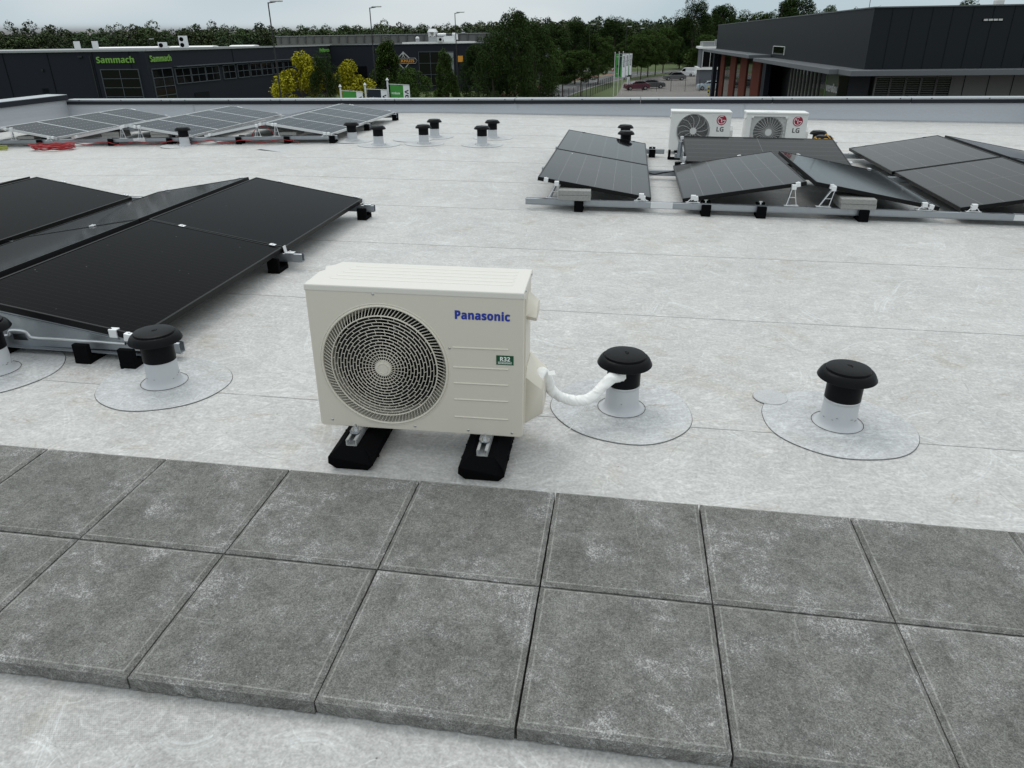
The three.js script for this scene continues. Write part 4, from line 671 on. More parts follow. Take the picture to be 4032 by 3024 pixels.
M.windowFrame = matte([0.075, 0.085, 0.1], 0.5, 0.4); M.pane = new THREE.MeshPhysicalMaterial({ color: lin(0.005, 0.0055, 0.006), roughness: 0.05, ior: 1.5, specularIntensity: 0.6 });
M.signGreen = std([0.17, 0.36, 0.06], 0.5); M.signGreenDeep = std([0.13, 0.38, 0.06], 0.5); M.roofGrey = std([0.3, 0.31, 0.32], 0.8); M.canopy = matte([0.115, 0.125, 0.135], 0.6, 0.4); M.greyPanel = std([0.12, 0.12, 0.118], 0.6);
M.red = matte([0.13, 0.042, 0.03], 0.8, 0.1); M.lampBlack = std([0.01, 0.01, 0.011], 0.5); M.lampHead = std([0.6, 0.62, 0.63], 0.4); M.bark = std([0.05, 0.042, 0.032], 0.95);
M.metalWhite = std([0.62, 0.63, 0.64], 0.5); M.concreteW = std([0.5, 0.5, 0.49], 0.7);
const flat = (w, d, rep = 8) => { const g = new THREE.PlaneGeometry(w, d).rotateX(-Math.PI / 2); const u = g.attributes.uv; for (let i = 0; i < u.count; i++) u.setXY(i, u.getX(i) * w / rep, u.getY(i) * d / rep); return g; };
function ribbon(pts, y, thick = 0, rep = 8) { // polygon in plan (x, z) laid flat at y; with thickness it gets sides
  const s = new THREE.Shape(pts.map(([x, z]) => new THREE.Vector2(x, -z)));
  const g = thick ? new THREE.ExtrudeGeometry(s, { depth: thick, bevelEnabled: false }) : new THREE.ShapeGeometry(s); g.rotateX(-Math.PI / 2); g.translate(0, y, 0);
  const u = g.attributes.uv, p = g.attributes.position; for (let i = 0; i < u.count; i++) u.setXY(i, p.getX(i) / rep, p.getZ(i) / rep); return g;
}
plumb(structure('ground', flat(1800, 1800, 6), M.grass));
function strip(center, hw) { const L = [], R = []; center.forEach(([x, z], i) => { const a = center[Math.max(0, i - 1)], b = center[Math.min(center.length - 1, i + 1)], dx = b[0] - a[0], dz = b[1] - a[1], n = Math.hypot(dx, dz); L.push([x + dz / n * hw, z - dx / n * hw]); R.push([x - dz / n * hw, z + dx / n * hw]); }); return [...L, ...R.reverse()]; }
function smooth(pts, n) { return new THREE.CatmullRomCurve3(pts.map(([x, z]) => new THREE.Vector3(x, 0, z))).getPoints(n).map((v) => [v.x, v.z]); }
const roadLine = smooth([[-21, -20], [-20, -60], [-17, -100], [-13.5, -140], [-8.5, -172], [-3, -194], [3, -208], [12, -218], [40, -228], [90, -236]], 60);
plumb(structure('road', ribbon(strip(roadLine, 3.6), 0.01), M.asphalt));
const road2 = smooth([[-30, -235], [-12, -222], [-3, -212], [6, -214]], 20); plumb(structure('side_road', ribbon(strip(road2, 3), 0.006), M.asphalt));
plumb(structure('cycle_path', ribbon(strip(roadLine.map(([x, z]) => [x - 7.2, z + 1.5]).slice(0, 42), 1.3), 0.014), M.redBrickPath));
for (const s of [-1, 1]) plumb(structure('kerb', ribbon(strip(strip(roadLine, 3.75).slice(s < 0 ? 0 : 61, s < 0 ? 61 : 122), 0.09), 0, 0.12), M.kerb));
{ const g = []; for (let k = 0; k < roadLine.length - 1; k += 2) { const [x, z] = roadLine[k], [x2, z2] = roadLine[k + 1]; const L = Math.min(2.6, Math.hypot(x2 - x, z2 - z)); g.push(flat(0.14, L).rotateY(Math.atan2(x2 - x, z2 - z)).translate(x, 0.016, z)); } plumb(structure('lane_marking', merge(g), M.paint)); }
plumb(structure('car_park', ribbon([[-3.4, -128], [-3.2, -165], [2.5, -186], [9, -199], [30, -205], [60, -200], [60, -20], [-7, -20], [-8, -100]], 0.008), M.paving));

// ---- trees
function leafCrown(seed, shape, n, leaf, clump = 60) { // unit crown: height 1 (0..1), radius ~0.5
  reseed(seed); const pos = [], nor = [], idx = []; const C = []; const v = new THREE.Vector3(), q = new THREE.Quaternion(), e = new THREE.Euler();
  for (let k = 0; k < clump; k++) {
    let y, R; const t = rnd();
    if (shape === 'cone') { y = 0.04 + 0.92 * t ** 0.8; R = 0.5 * Math.pow(1 - y, 0.75) * (y < 0.15 ? 0.5 + y * 3.3 : 1); } else if (shape === 'tall') { y = 0.03 + 0.94 * t; R = 0.5 * Math.sin(Math.PI * Math.min(1, Math.pow(y, 0.75))) ** 0.55; } else { y = 0.04 + 0.92 * t; R = 0.5 * Math.sqrt(Math.max(0, 1 - ((y - 0.48) / 0.52) ** 2)); }
    const a = rr(0, 6.283), f = Math.sqrt(rr(0.2, 1)); C.push([Math.cos(a) * R * f * 0.82, y * 0.95, Math.sin(a) * R * f * 0.82, rr(0.08, 0.155) * (shape === 'cone' ? 0.75 : 1)]);
  }
  for (let k = 0; k < n; k++) {
    const [cx, cy, cz, cr] = C[Math.floor(rnd() * clump)]; const a = rr(0, 6.283), b = Math.acos(rr(-1, 1)), d = cr * Math.cbrt(rr(0.2, 1)) * (rnd() < 0.06 ? 1.2 : 1);
    const x = cx + Math.sin(b) * Math.cos(a) * d, y = cy + Math.cos(b) * d * 0.8, z = cz + Math.sin(b) * Math.sin(a) * d; const s = leaf * rr(0.6, 1.3);
    e.set(rr(-0.8, 0.8), rr(0, 6.28), rr(-0.8, 0.8)); q.setFromEuler(e); const base = pos.length / 3;
    for (const [px, pz] of [[-0.5, 0], [0, -0.32], [0.5, 0], [0, 0.32]]) { v.set(px * s, px === 0 ? s * 0.08 : 0, pz * s).applyQuaternion(q); pos.push(x + v.x, y + v.y, z + v.z); v.set(0, 1, 0).applyQuaternion(q); nor.push(v.x, v.y, v.z); }
    idx.push(base, base + 2, base + 1, base, base + 3, base + 2);
  }
  const g = new THREE.BufferGeometry(); g.setAttribute('position', new THREE.Float32BufferAttribute(pos, 3)); g.setAttribute('normal', new THREE.Float32BufferAttribute(nor, 3)); g.setIndex(idx); return g;
}
function trunkGeo(seed) { // unit tree height 1, limbs reaching into the crown
  reseed(seed); const l = [bar([0, 0, 0], [rr(-0.01, 0.01), 0.45, rr(-0.01, 0.01)], 0.02, 8, 0.013), bar([0, 0.44, 0], [rr(-0.03, 0.03), 0.9, rr(-0.03, 0.03)], 0.013, 6, 0.003)];
  for (let k = 0; k < 8; k++) { const a = k * 2.4 + rr(-0.3, 0.3), y = 0.28 + k * 0.06, R = rr(0.1, 0.2); l.push(bar([0, y, 0], [Math.cos(a) * R, y + rr(0.1, 0.2), Math.sin(a) * R], 0.008, 5, 0.002)); } return merge(l);
}
const leafMat = (r, g, b) => new THREE.MeshPhysicalMaterial({ color: lin(r, g, b), roughness: 0.95, specularIntensity: 0.08, side: THREE.DoubleSide });
const foliage = { dark: [0.034, 0.056, 0.018], round: [0.046, 0.076, 0.02], cone: [0.048, 0.078, 0.02], yellow: [0.3, 0.28, 0.022], bush: [0.06, 0.09, 0.025] }; const fm = {}; for (const k of Object.keys(foliage)) fm[k] = leafMat(...foliage[k]);
const crowns = { dark: [leafCrown(1, 'tall', 24000, 0.025, 70), leafCrown(2, 'tall', 24000, 0.025, 64)], round: [leafCrown(3, 'round', 20000, 0.028, 60), leafCrown(4, 'round', 20000, 0.028, 54)], cone: [leafCrown(5, 'cone', 22000, 0.027, 80), leafCrown(8, 'cone', 22000, 0.027, 74)], yellow: [leafCrown(6, 'round', 13000, 0.042, 44), leafCrown(9, 'round', 13000, 0.042, 40)], bush: [leafCrown(7, 'round', 2200, 0.07, 50)] };
const trunks = [trunkGeo(21), trunkGeo(22)];
let treeCount = 0;
function tree(kind, x, z, h, w, clear, label, group) {
  const t = thing(kind === 'bush' ? 'bush' : 'tree', label, kind === 'bush' ? 'bush' : 'tree', group); const i = treeCount++;
  const tr = part(t, 'trunk', trunks[i % 2], M.bark); tr.scale.set(h * 0.75, h, h * 0.75);
  const c = part(t, 'crown', crowns[kind][i % crowns[kind].length], fm[kind]); c.scale.set(w * 1.3, h - clear, w * 1.3); c.position.y = clear; c.rotation.y = i * 1.7;
  plumb(t, x, 0, z, 0); return t;
}
const st = 'trees along the street', wd = 'tall trees at the end of the street';
tree('yellow', -29.2, -65.8, 7.6, 4.3, 1.0, 'larger yellow leaved tree before the dark hall, left of the other', st);
tree('dark', -25.8, -62.9, 7.8, 2.5, 1.2, 'slim dark green tree between the two yellow trees', st);
tree('yellow', -25.3, -67.4, 6.9, 3.5, 1.0, 'smaller yellow leaved tree above the left banner', st);
tree('cone', -23.4, -72.3, 8.9, 4.6, 1.0, 'pointed green tree left of the diamond shaped sign', st);
tree('round', -19.7, -67.2, 6.4, 3.2, 0.9, 'low green tree above the right one of the near banners', st);
tree('cone', -17.7, -71.8, 7.9, 3.1, 1.0, 'narrow pointed green tree before the large hall window', st);
tree('dark', -12.4, -79, 11.1, 4.2, 1.2, 'tallest dark tree in the middle of the picture', st);
tree('dark', -14.2, -76.7, 9.5, 4.3, 1.0, 'dark tree just left of the tallest one in the middle', st);
tree('dark', -16.8, -82.3, 8.1, 3.6, 1.0, 'lower dark tree at the right end of the diamond sign hall', st);
tree('dark', -11.2, -85.2, 10.3, 4.6, 1.4, 'dark tree just right of the tallest one in the middle', st);
tree('round', -11.8, -95.3, 8.9, 4.8, 1.4, 'green tree whose crown hides the road bend, in front of the grey shed', st);
tree('round', -12, -125.4, 7.2, 5.2, 2.0, 'left one of two small round trees with bare trunks by the road', st);
tree('round', -9.1, -125.7, 6.8, 4.9, 2.2, 'right one of two small round trees with bare trunks by the road', st);
tree('dark', -15.1, -139.2, 10.7, 7.4, 2, 'broad dark tree behind the two small round trees, left', st);
tree('dark', -12.8, -159.5, 11.6, 7.9, 2, 'broad dark tree behind the two small round trees, farther', st);
tree('round', -8.2, -160, 9.3, 6, 2, 'dark green tree left of the far banners', st);
const rowL = ['first tree of the row behind the far banners', 'second tree of the row behind the far banners', 'third tree of the row behind the parked cars', 'fourth tree of the row behind the parked cars', 'last tree of the row beyond the white van'];
[[-2, -182, 9, 6.2], [0.2, -176, 9.1, 5.6], [1.8, -188, 10.1, 6.4], [3.6, -194, 9.5, 6.2], [5.7, -205.9, 10.6, 7.2]].forEach(([x, z, h, w], i) => tree('round', x, z, h, w, 2.6, rowL[i], 'row of trees beside the car park'));
tree('dark', 13.9, -231.6, 18, 10, 1, 'tall dark tree that stands highest left of the black hall', wd);
tree('dark', 22.4, -239, 16.5, 9.4, 1, 'tall dark tree next to the black hall corner', wd);
tree('dark', -7.5, -229.9, 13.8, 9.5, 1, 'dark tree in the wood above the far banners', wd);
tree('dark', 11.1, -235.7, 12.7, 7.5, 1, 'shorter dark tree leaning on the highest one', wd);
tree('round', 33.1, -259.9, 15.8, 12.3, 1, 'round tree top showing over the left end of the black hall', wd);
tree('dark', 43.3, -246.2, 18.2, 13.5, 1, 'broad tree top showing over the middle of the black hall', wd);
tree('round', 40, -254, 16, 10.5, 1, 'lighter tree top left of the broad one over the black hall', wd);
tree('round', 52.1, -244.5, 15.9, 6, 1, 'small tree top rightmost over the sloping edge of the black hall', wd);
tree('dark', 67.1, -188.4, 14.7, 9.4, 1, 'tree top showing over the flat front of the black hall', wd);
tree('round', 15.7, -205.4, 8.8, 7.2, 0.6, 'light green tree behind the white trimmed office', wd);
tree('bush', 14.5, -213.5, 5.4, 6.4, 0.2, 'bush beside the white trimmed office', wd);
tree('dark', 22.3, -213.8, 10.3, 7.6, 0.8, 'dark tree behind the white trimmed office', wd);
{ // hedge behind the van and the far wood, both too dense to count
  const im = new THREE.InstancedMesh(leafCrown(12, 'round', 3600, 0.05, 34), leafMat(0.058, 0.078, 0.04), 430); im.name = 'wood'; im.userData = { kind: 'stuff', label: 'long dark wood closing the horizon', category: 'wood' };
  reseed(88); const m = new THREE.Matrix4(), p = new THREE.Vector3(), q = new THREE.Quaternion(), s = new THREE.Vector3(), col = new THREE.Color();
  for (let i = 0; i < 430; i++) {
    const row = i % 3, az = -0.98 + 1.5 * ((i / 3 | 0) + rnd() * 0.8) / 143, D = 285 + row * 42 + rr(-14, 14); // azimuth from -Z
    const base = az < -0.2 ? 12.6 : 14; const h = base + row * 1.3 + rr(-1.6, 1.8) + (rnd() < 0.07 ? 2.2 : 0), w = rr(11, 19);
    p.set(Math.sin(az) * D, 0, -Math.cos(az) * D); q.setFromAxisAngle(new THREE.Vector3(0, 1, 0), rr(0, 6.28)); s.set(w, h, w); m.compose(p, q, s); im.setMatrixAt(i, m); const k = rr(0.7, 1.3); im.setColorAt(i, col.setRGB(k * rr(0.9, 1.12), k, k * rr(0.85, 1.1)));
  }
  scene.add(im); plumb(im);
  const hg = new THREE.InstancedMesh(leafCrown(13, 'round', 500, 0.12, 30), leafMat(0.03, 0.05, 0.018), 26); hg.name = 'hedge'; hg.userData = { label: 'clipped dark hedge behind the white van', category: 'hedge', kind: 'stuff' };
  for (let i = 0; i < 26; i++) { p.set(11 + i * 0.9, 0, -203.5 - i * 0.14); s.set(1.8, 1.7, 1.8); m.compose(p, q, s); hg.setMatrixAt(i, m); } scene.add(hg); plumb(hg);
}

// ---- street lamps
function lamp(x, z, h, ry, label, small) {
  const l = thing('street_lamp', label, 'street lamp', small ? 'far street lamps' : 'tall street lamps');
  part(l, 'pole', new THREE.CylinderGeometry(0.04, 0.075, h, 10).translate(0, h / 2, 0), M.lampBlack); part(l, 'arm', bar([0, h - 0.04, 0], [0.55, h + 0.02, 0], 0.035, 8), M.lampBlack);
  part(l, 'lamp_head', rbox(0.85, 0.11, 0.34, 0.04, 0.62, h + 0.07, 0), M.lampHead); plumb(l, x, 0, z, ry);
}
lamp(-25.77, -54.18, 11, 0, 'tall black street lamp nearest, in front of the dark hall'); lamp(-23.54, -69.1, 11.1, 0, 'tall black street lamp second, above the pointed tree'); lamp(-20.26, -87.69, 11.1, 0, 'tall black street lamp third, by the hall window');
[[-9.5, -150, 10.6, 'far street lamp over the road, left'], [-3.3, -175, 10.4, 'far street lamp above the far banners, middle'], [-0.6, -196, 10.2, 'far street lamp above the far banners, right'], [-98, -150, 9.3, 'far street lamp behind the dark hall roof at the far left'], [-60, -185, 9.6, 'far street lamp behind the roof units of the dark hall'], [-40, -178, 9.8, 'far street lamp left of the steel roof hood']].forEach(([x, z, h, lb]) => lamp(x, z, h, 0.2, lb, true));

// ---- banners: white pole, finial, printed cloth
function bannerTex(main, style) {
  return canvasTex(256, 768, (c, w, h) => {
    c.fillStyle = main; c.fillRect(0, 0, w, h); c.fillStyle = '#e6e7ec'; c.fillRect(w * 0.67, 0, w * 0.33, h);
    c.font = 'bold 34px sans-serif'; c.fillStyle = '#e9efe9'; c.fillText('verdouw', 14, 100, 112); c.fillStyle = main === '#14202c' ? '#5b9a5b' : '#1e6b2c'; c.fillText('.nu', 128, 100, 34);
    if (style === 'dot') { c.fillStyle = '#123a30'; c.beginPath(); c.arc(w * 0.33, h * 0.52, 54, 0, 7); c.fill(); c.fillStyle = '#cfe6cf'; c.fillRect(20, 640, 60, 5); c.fillRect(20, 656, 44, 5); }
    c.save(); c.translate(w * 0.735, 46); c.rotate(Math.PI / 2); c.fillStyle = '#16181c'; c.font = 'bold 92px sans-serif'; c.fillText('verdouw', 0, 0, 520); c.fillStyle = '#3c9b3c'; c.fillText('.', 524, 0); c.restore();
  });
}
function banner(x, z, h, w, len, ry, tex, label, group) {
  const b = thing('banner', label, 'banner', group);
  part(b, 'pole', new THREE.CylinderGeometry(0.045, 0.06, h, 12).translate(0, h / 2, 0), M.metalWhite); part(b, 'finial', new THREE.LatheGeometry([[0, 0.16], [0.02, 0.14], [0.075, 0.05], [0.08, 0.02], [0, 0]].map(([a, c]) => new THREE.Vector2(a, c)), 14).translate(0, h, 0), M.metalWhite);
  const g = new THREE.BoxGeometry(w, len, 0.012, 14, 18, 1), p = g.attributes.position; for (let i = 0; i < p.count; i++) { const u = p.getX(i) / w + 0.5, v = p.getY(i) / len; p.setZ(i, p.getZ(i) + 0.06 * Math.sin(u * 5 + v * 2.5) * u + 0.02 * Math.sin(u * 11)); p.setY(i, p.getY(i) - 0.05 * u); } g.computeVertexNormals(); g.translate(w / 2 + 0.12, h - len / 2 - 0.16, 0);
  part(b, 'cloth', g, new THREE.MeshStandardMaterial({ map: tex, roughness: 0.8, side: THREE.DoubleSide })); part(b, 'top_arm', bar([0, h - 0.14, 0], [w + 0.12, h - 0.19, 0], 0.014, 6), M.metalWhite); plumb(b, x, 0, z, ry);
}
const tG = bannerTex('#3f8a3c'), tN = bannerTex('#14202c'), tD = bannerTex('#3f8a3c', 'dot');
const bn = 'banners before the near street trees', bf = 'banners by the far car park';
banner(-14.55, -37.26, 6.42, 0.98, 3.4, 0.05, tG, 'lowest green and white banner, left of three', bn); banner(-13.42, -37.68, 6.47, 0.98, 3.4, 0.05, tN, 'navy and white banner, middle of three', bn); banner(-12.37, -38.04, 6.67, 0.98, 3.4, 0.05, tG, 'highest green and white banner, right of three', bn);
banner(-3.96, -126.1, 6.25, 1.55, 3.3, 0.1, tD, 'far green banner with a dark dot, left of three', bf); banner(-3.33, -126.1, 6.3, 1.5, 3.1, 0.35, tN, 'far navy banner, middle of three', bf); banner(-2.75, -128.1, 6.3, 1.5, 3.1, 0.5, tG, 'far green banner, right of three', bf);

// ---- the long dark hall on the left, sign letters in green
function wallLetters(parent, str, w, h, d, x, y, z, ry, mat) { const g = fitText(str, w, h, d); g.rotateY(ry); g.translate(x, y, z); return part(parent, 'sign_letters', g, mat); }
function windowUnit(parent, w, h, cols, rows, x, y, z, ry, frameMat = M.windowFrame, t = 0.09) { // x,y,z: lower left corner on the wall; +w along the wall
  const fr = [box(w + t, t, 0.16, w / 2, 0, 0), box(w + t, t, 0.16, w / 2, h, 0), box(t, h, 0.16, 0, h / 2, 0), box(t, h, 0.16, w, h / 2, 0)]; for (let c = 1; c < cols; c++) fr.push(box(t * 0.75, h, 0.13, w * c / cols, h / 2, 0)); for (let r = 1; r < rows; r++) fr.push(box(w, t * 0.75, 0.13, w / 2, h * r / rows, 0));
  const f = part(parent, 'window', merge(fr).rotateY(ry).translate(x, y, z), frameMat);
  for (let c = 0; c < cols; c++) for (let r = 0; r < rows; r++) part(f, 'pane', box(w / cols - t * 0.8, h / rows - t * 0.8, 0.02, w * (c + 0.5) / cols, h * (r + 0.5) / rows, 0.01).rotateY(ry).translate(x, y, z), M.pane);
}
{
  const b = thing('industrial_hall', 'long dark blue hall at the left with green letters on two sides', 'building'); const X = -56, Z = -84.5, eave = 7.8; // corner at X, Z
  part(b, 'wall', box(80, eave, 56, X - 40, eave / 2, Z - 28), M.cladding);
  part(b, 'roof_edge', merge([box(80.3, 0.22, 0.4, X - 40, eave + 0.06, Z - 0.02), box(0.4, 0.22, 56.3, X + 0.02, eave + 0.06, Z - 28.2)]), M.roofGrey);
  part(b, 'roof_surface', box(79.4, 0.05, 55.4, X - 40, eave + 0.03, Z - 28.1), M.roofGrey);
  // front face
  for (const x of [-58, -62.7, -68.5, -74.4, -80.3]) part(b, 'panel_joint', box(0.08, eave - 0.1, 0.05, x, eave / 2, Z + 0.03), M.claddingJoint);
  part(b, 'corner_post', box(0.7, eave - 0.05, 0.5, X - 0.3, eave / 2, Z - 0.1), M.cladding);
  part(b, 'downpipe', cyl(0.07, 0.07, 7.3, -63, 3.65, Z + 0.1, 8), M.lampBlack); part(b, 'wall_lamp', box(0.55, 0.16, 0.2, -64.2, 7.25, Z + 0.12), M.lampBlack); part(b, 'wall_lamp', box(0.2, 0.24, 0.2, -69.5, 5.85, Z + 0.12), M.lampBlack); part(b, 'wall_vent', merge([0, 1, 2, 3, 4].map((k) => box(0.8, 0.06, 0.06, -69.9, 3.35 + k * 0.12, Z + 0.05))), M.claddingJoint);
  wallLetters(b, 'Sammach', 4.75, 0.66, 0.12, -62.2, 6.55, Z + 0.04, 0, M.signGreen);
  windowUnit(b, 4.8, 4.9, 2, 5, -62, 0.95, Z + 0.06, 0);
  // street side
  const sy = Math.PI / 2; // along -Z
  wallLetters(b, 'Sammach', 4.2, 0.66, 0.12, X + 0.06, 6.6, Z - 0.6, sy, M.signGreen);
  windowUnit(b, 4.1, 4.9, 2, 5, X + 0.06, 0.95, Z - 0.5, sy); // ry = +90deg maps +x to -z
  part(b, 'ledge', box(0.5, 0.12, 48, X + 0.25, 5.95, Z - 29.2), M.windowFrame);
  const zs = [Z - 5.2, Z - 8.7, Z - 12.2, Z - 16.6, Z - 20.6, Z - 24.4, Z - 28, Z - 31.8, Z - 35.6]; for (const z of zs) windowUnit(b, 3.3, 1.72, 2, 2, X + 0.06, 4.0, z, sy);
  part(b, 'service_door', box(0.08, 2.7, 3.4, X + 0.05, 1.4, Z - 10.4), M.claddingJoint); part(b, 'panel_joint', box(0.05, 2, 0.08, X + 0.03, 6.9, Z - 20), M.claddingJoint); part(b, 'panel_joint', box(0.05, 2, 0.08, X + 0.03, 6.9, Z - 42), M.claddingJoint);
  wallLetters(b, 'Heltraco', 4.4, 0.62, 0.12, X + 0.08, 6.75, Z - 50.6, sy, M.signGreenDeep); part(b, 'entrance_panel', merge([box(0.1, 3.6, 1.7, X + 0.06, 4.0, Z - 47.6)]), M.concreteW);
  plumb(b);
  // things on its roof
  const rg = 'equipment on the dark hall roof';
  for (const [x, z, lb] of [[-68.5, -90, 'left one of two white chimneys on the dark hall'], [-67.5, -92, 'right one of two white chimneys on the dark hall']]) { const c = thing('chimney', lb, 'chimney', rg); part(c, 'stack', new THREE.CylinderGeometry(0.36, 0.34, 1.15, 20), M.metalWhite).position.y = 0.58; part(c, 'rain_hood', new THREE.CylinderGeometry(0.37, 0.37, 0.08, 20), M.dark).position.y = 1.15; plumb(c, x, eave, z); }
  for (const [x, z, n, lb] of [[-63.4, -100, 1, 'single fan air conditioner on the dark hall roof'], [-61.5, -102, 2, 'tall two fan air conditioner on the dark hall roof']]) { const a = thing('roof_air_conditioner', lb, 'air conditioner', rg); const h = 0.75 * n; part(a, 'housing', rbox(1.1, h, 0.45, 0.03, 0, h / 2 + 0.12, 0), M.metalWhite); for (let k = 0; k < n; k++) part(a, 'fan', cylZ(0.27, 0.27, 0.02, -0.18, 0.5 + k * 0.7, 0.23, 24), M.dark); part(a, 'feet', box(1, 0.14, 0.4, 0, 0.07, 0), M.dark); plumb(a, x, eave, z, 0.35); }
  for (const [x, z, L, lb] of [[-76, -112, 12, 'white barrel rooflight on the dark hall, left'], [-66, -112, 7, 'white barrel rooflight on the dark hall, middle'], [-60, -116, 4, 'white barrel rooflight on the dark hall, right']]) { const v = thing('rooflight', lb, 'rooflight', rg); part(v, 'vault', new THREE.CylinderGeometry(1.1, 1.1, L, 20, 1, false, -Math.PI / 2, Math.PI).rotateX(-Math.PI / 2).rotateY(Math.PI / 2).scale(1, 0.32, 1), M.white); part(v, 'kerb', box(L, 0.2, 2.2, 0, 0.08, 0), M.roofGrey); plumb(v, x, eave, z); }
}
{ // hall with the diamond sign, facing the street end
  const b = thing('workshop', 'dark hall with a diamond shaped sign and a tall window', 'building'); const Z = -140, eave = 7.7;
  part(b, 'wall', box(29, eave, 30, -41.5, eave / 2, Z - 15.02), M.cladding); part(b, 'roof_edge', box(29.3, 0.18, 30.2, -41.5, eave + 0.06, Z - 15), M.copingDark);
  part(b, 'white_roof', box(12, 0.3, 8, -36.5, eave + 0.3, Z - 5), M.white);
  const s = part(b, 'diamond_sign', extrudeZ((() => { const d = (k) => [[0, 1.5 * k], [1.25 * k, 0.35 * k], [1.25 * k, -0.2 * k], [0, -1.55 * k], [-1.25 * k, -0.2 * k], [-1.25 * k, 0.35 * k]].map(([x, y]) => new THREE.Vector2(x, y)); const sh = new THREE.Shape(d(1)); sh.holes.push(new THREE.Path(d(0.86))); return sh; })(), 0.1).translate(-42.1, 5.15, Z + 0.12), std([0.42, 0.42, 0.42], 0.5));
  part(s, 'sign_plate', extrudeZ([[-2.35, 0.42], [2.2, 0.42], [2.55, 0], [2.2, -0.42], [-2.35, -0.42], [-2.6, 0]], 0.1).translate(-42.1, 5.12, Z + 0.2), M.copingDark);
  part(s, 'plate_rim', extrudeZ((() => { const q = (k) => [[-2.35, 0.42], [2.2, 0.42], [2.55, 0], [2.2, -0.42], [-2.35, -0.42], [-2.6, 0]].map(([x, y]) => new THREE.Vector2(x * k, y * (k === 1 ? 1.12 : 0.98))); const sh = new THREE.Shape(q(1)); sh.holes.push(new THREE.Path(q(0.985))); return sh; })(), 0.05).translate(-42.1, 5.12, Z + 0.27), std([0.42, 0.42, 0.42], 0.5));
  part(s, 'sign_letters', fitText('SLIJKHUIS', 4.0, 0.52, 0.06).translate(-44.1, 4.86, Z + 0.26), std([0.62, 0.26, 0.02], 0.5));
  part(s, 'crossed_tools', merge([box(0.09, 0.9, 0.05, 0, 0, 0).rotateZ(0.7), box(0.09, 0.9, 0.05, 0, 0, 0).rotateZ(-0.7), box(0.3, 0.16, 0.06, 0, 0.3, 0)]).translate(-42.1, 6.0, Z + 0.22), std([0.42, 0.42, 0.42], 0.5));
  windowUnit(b, 6.4, 5.6, 3, 3, -39.3, 0.95, Z + 0.06, 0); part(b, 'reflective_panel', box(2, 4.4, 0.06, -33.9, 4.2, Z + 0.16), std([0.25, 0.26, 0.27], 0.25, 0.6));
  part(b, 'downpipe', cyl(0.09, 0.09, 7, -32.2, 3.6, Z + 0.15, 8), M.lampBlack); part(b, 'orange_sign', box(0.9, 1.0, 0.15, -31.6, 5.35, Z + 0.3), std([0.6, 0.25, 0.02], 0.5)); part(b, 'dark_window', box(3.2, 2.0, 0.08, -50.8, 3.3, Z + 0.05), M.pane);
  plumb(b);
  const rg = 'equipment on the diamond sign hall'; const h = thing('roof_hood', 'shiny steel exhaust hood on the roof of the diamond sign hall', 'exhaust hood', rg); part(h, 'hood', new THREE.CylinderGeometry(0.65, 1.0, 0.55, 8), M.steel).position.y = 2.1; part(h, 'body', new THREE.CylinderGeometry(1.0, 0.75, 0.8, 8), M.steel).position.y = 1.45; part(h, 'curb', box(1.5, 1.05, 1.5, 0, 0.52, 0), M.roofGrey); part(h, 'duct', merge([cyl(0.3, 0.3, 1.9, 0, 0, 0, 14).rotateZ(Math.PI / 2).translate(1.7, 0.75, 0), cyl(0.3, 0.3, 1.6, 0, 0, 0, 14).rotateZ(Math.PI / 2).translate(1.6, 1.35, 0)]), M.steel); plumb(h, -37.3, eave + 0.2, Z0(), 0.2);
  function Z0() { return -143; }
  const a = thing('roof_air_handler', 'white air handling unit beside the steel hood', 'air handler', rg); part(a, 'housing', rbox(1.9, 1.1, 1.2, 0.05, 0, 0.6, 0), M.metalWhite); part(a, 'elbow', merge([cyl(0.32, 0.32, 0.9, 1.2, 1.0, 0, 14), cyl(0.32, 0.32, 0.7, 0, 0, 0, 14).rotateZ(1.57).translate(0.9, 1.35, 0)]), M.metalWhite); plumb(a, -34.2, eave + 0.2, -143);
  const c = thing('roof_air_conditioner', 'small white air conditioner low on the diamond sign hall roof', 'air conditioner', rg); part(c, 'housing', rbox(0.95, 0.75, 0.4, 0.03, 0, 0.42, 0), M.metalWhite); part(c, 'fan', cylZ(0.25, 0.25, 0.02, 0.12, 0.42, 0.205, 20), M.dark); plumb(c, -35.4, eave + 0.4, -140.6);
  const v = thing('roof_fan', 'white mushroom roof fan left of the steel hood', 'roof fan', rg); part(v, 'cowl', new THREE.SphereGeometry(0.36, 16, 8, 0, 6.3, 0, 1.6), M.metalWhite).position.y = 0.6; part(v, 'curb', box(0.55, 0.6, 0.55, 0, 0.3, 0), M.roofGrey); plumb(v, -39.9, eave + 0.4, -142);
}
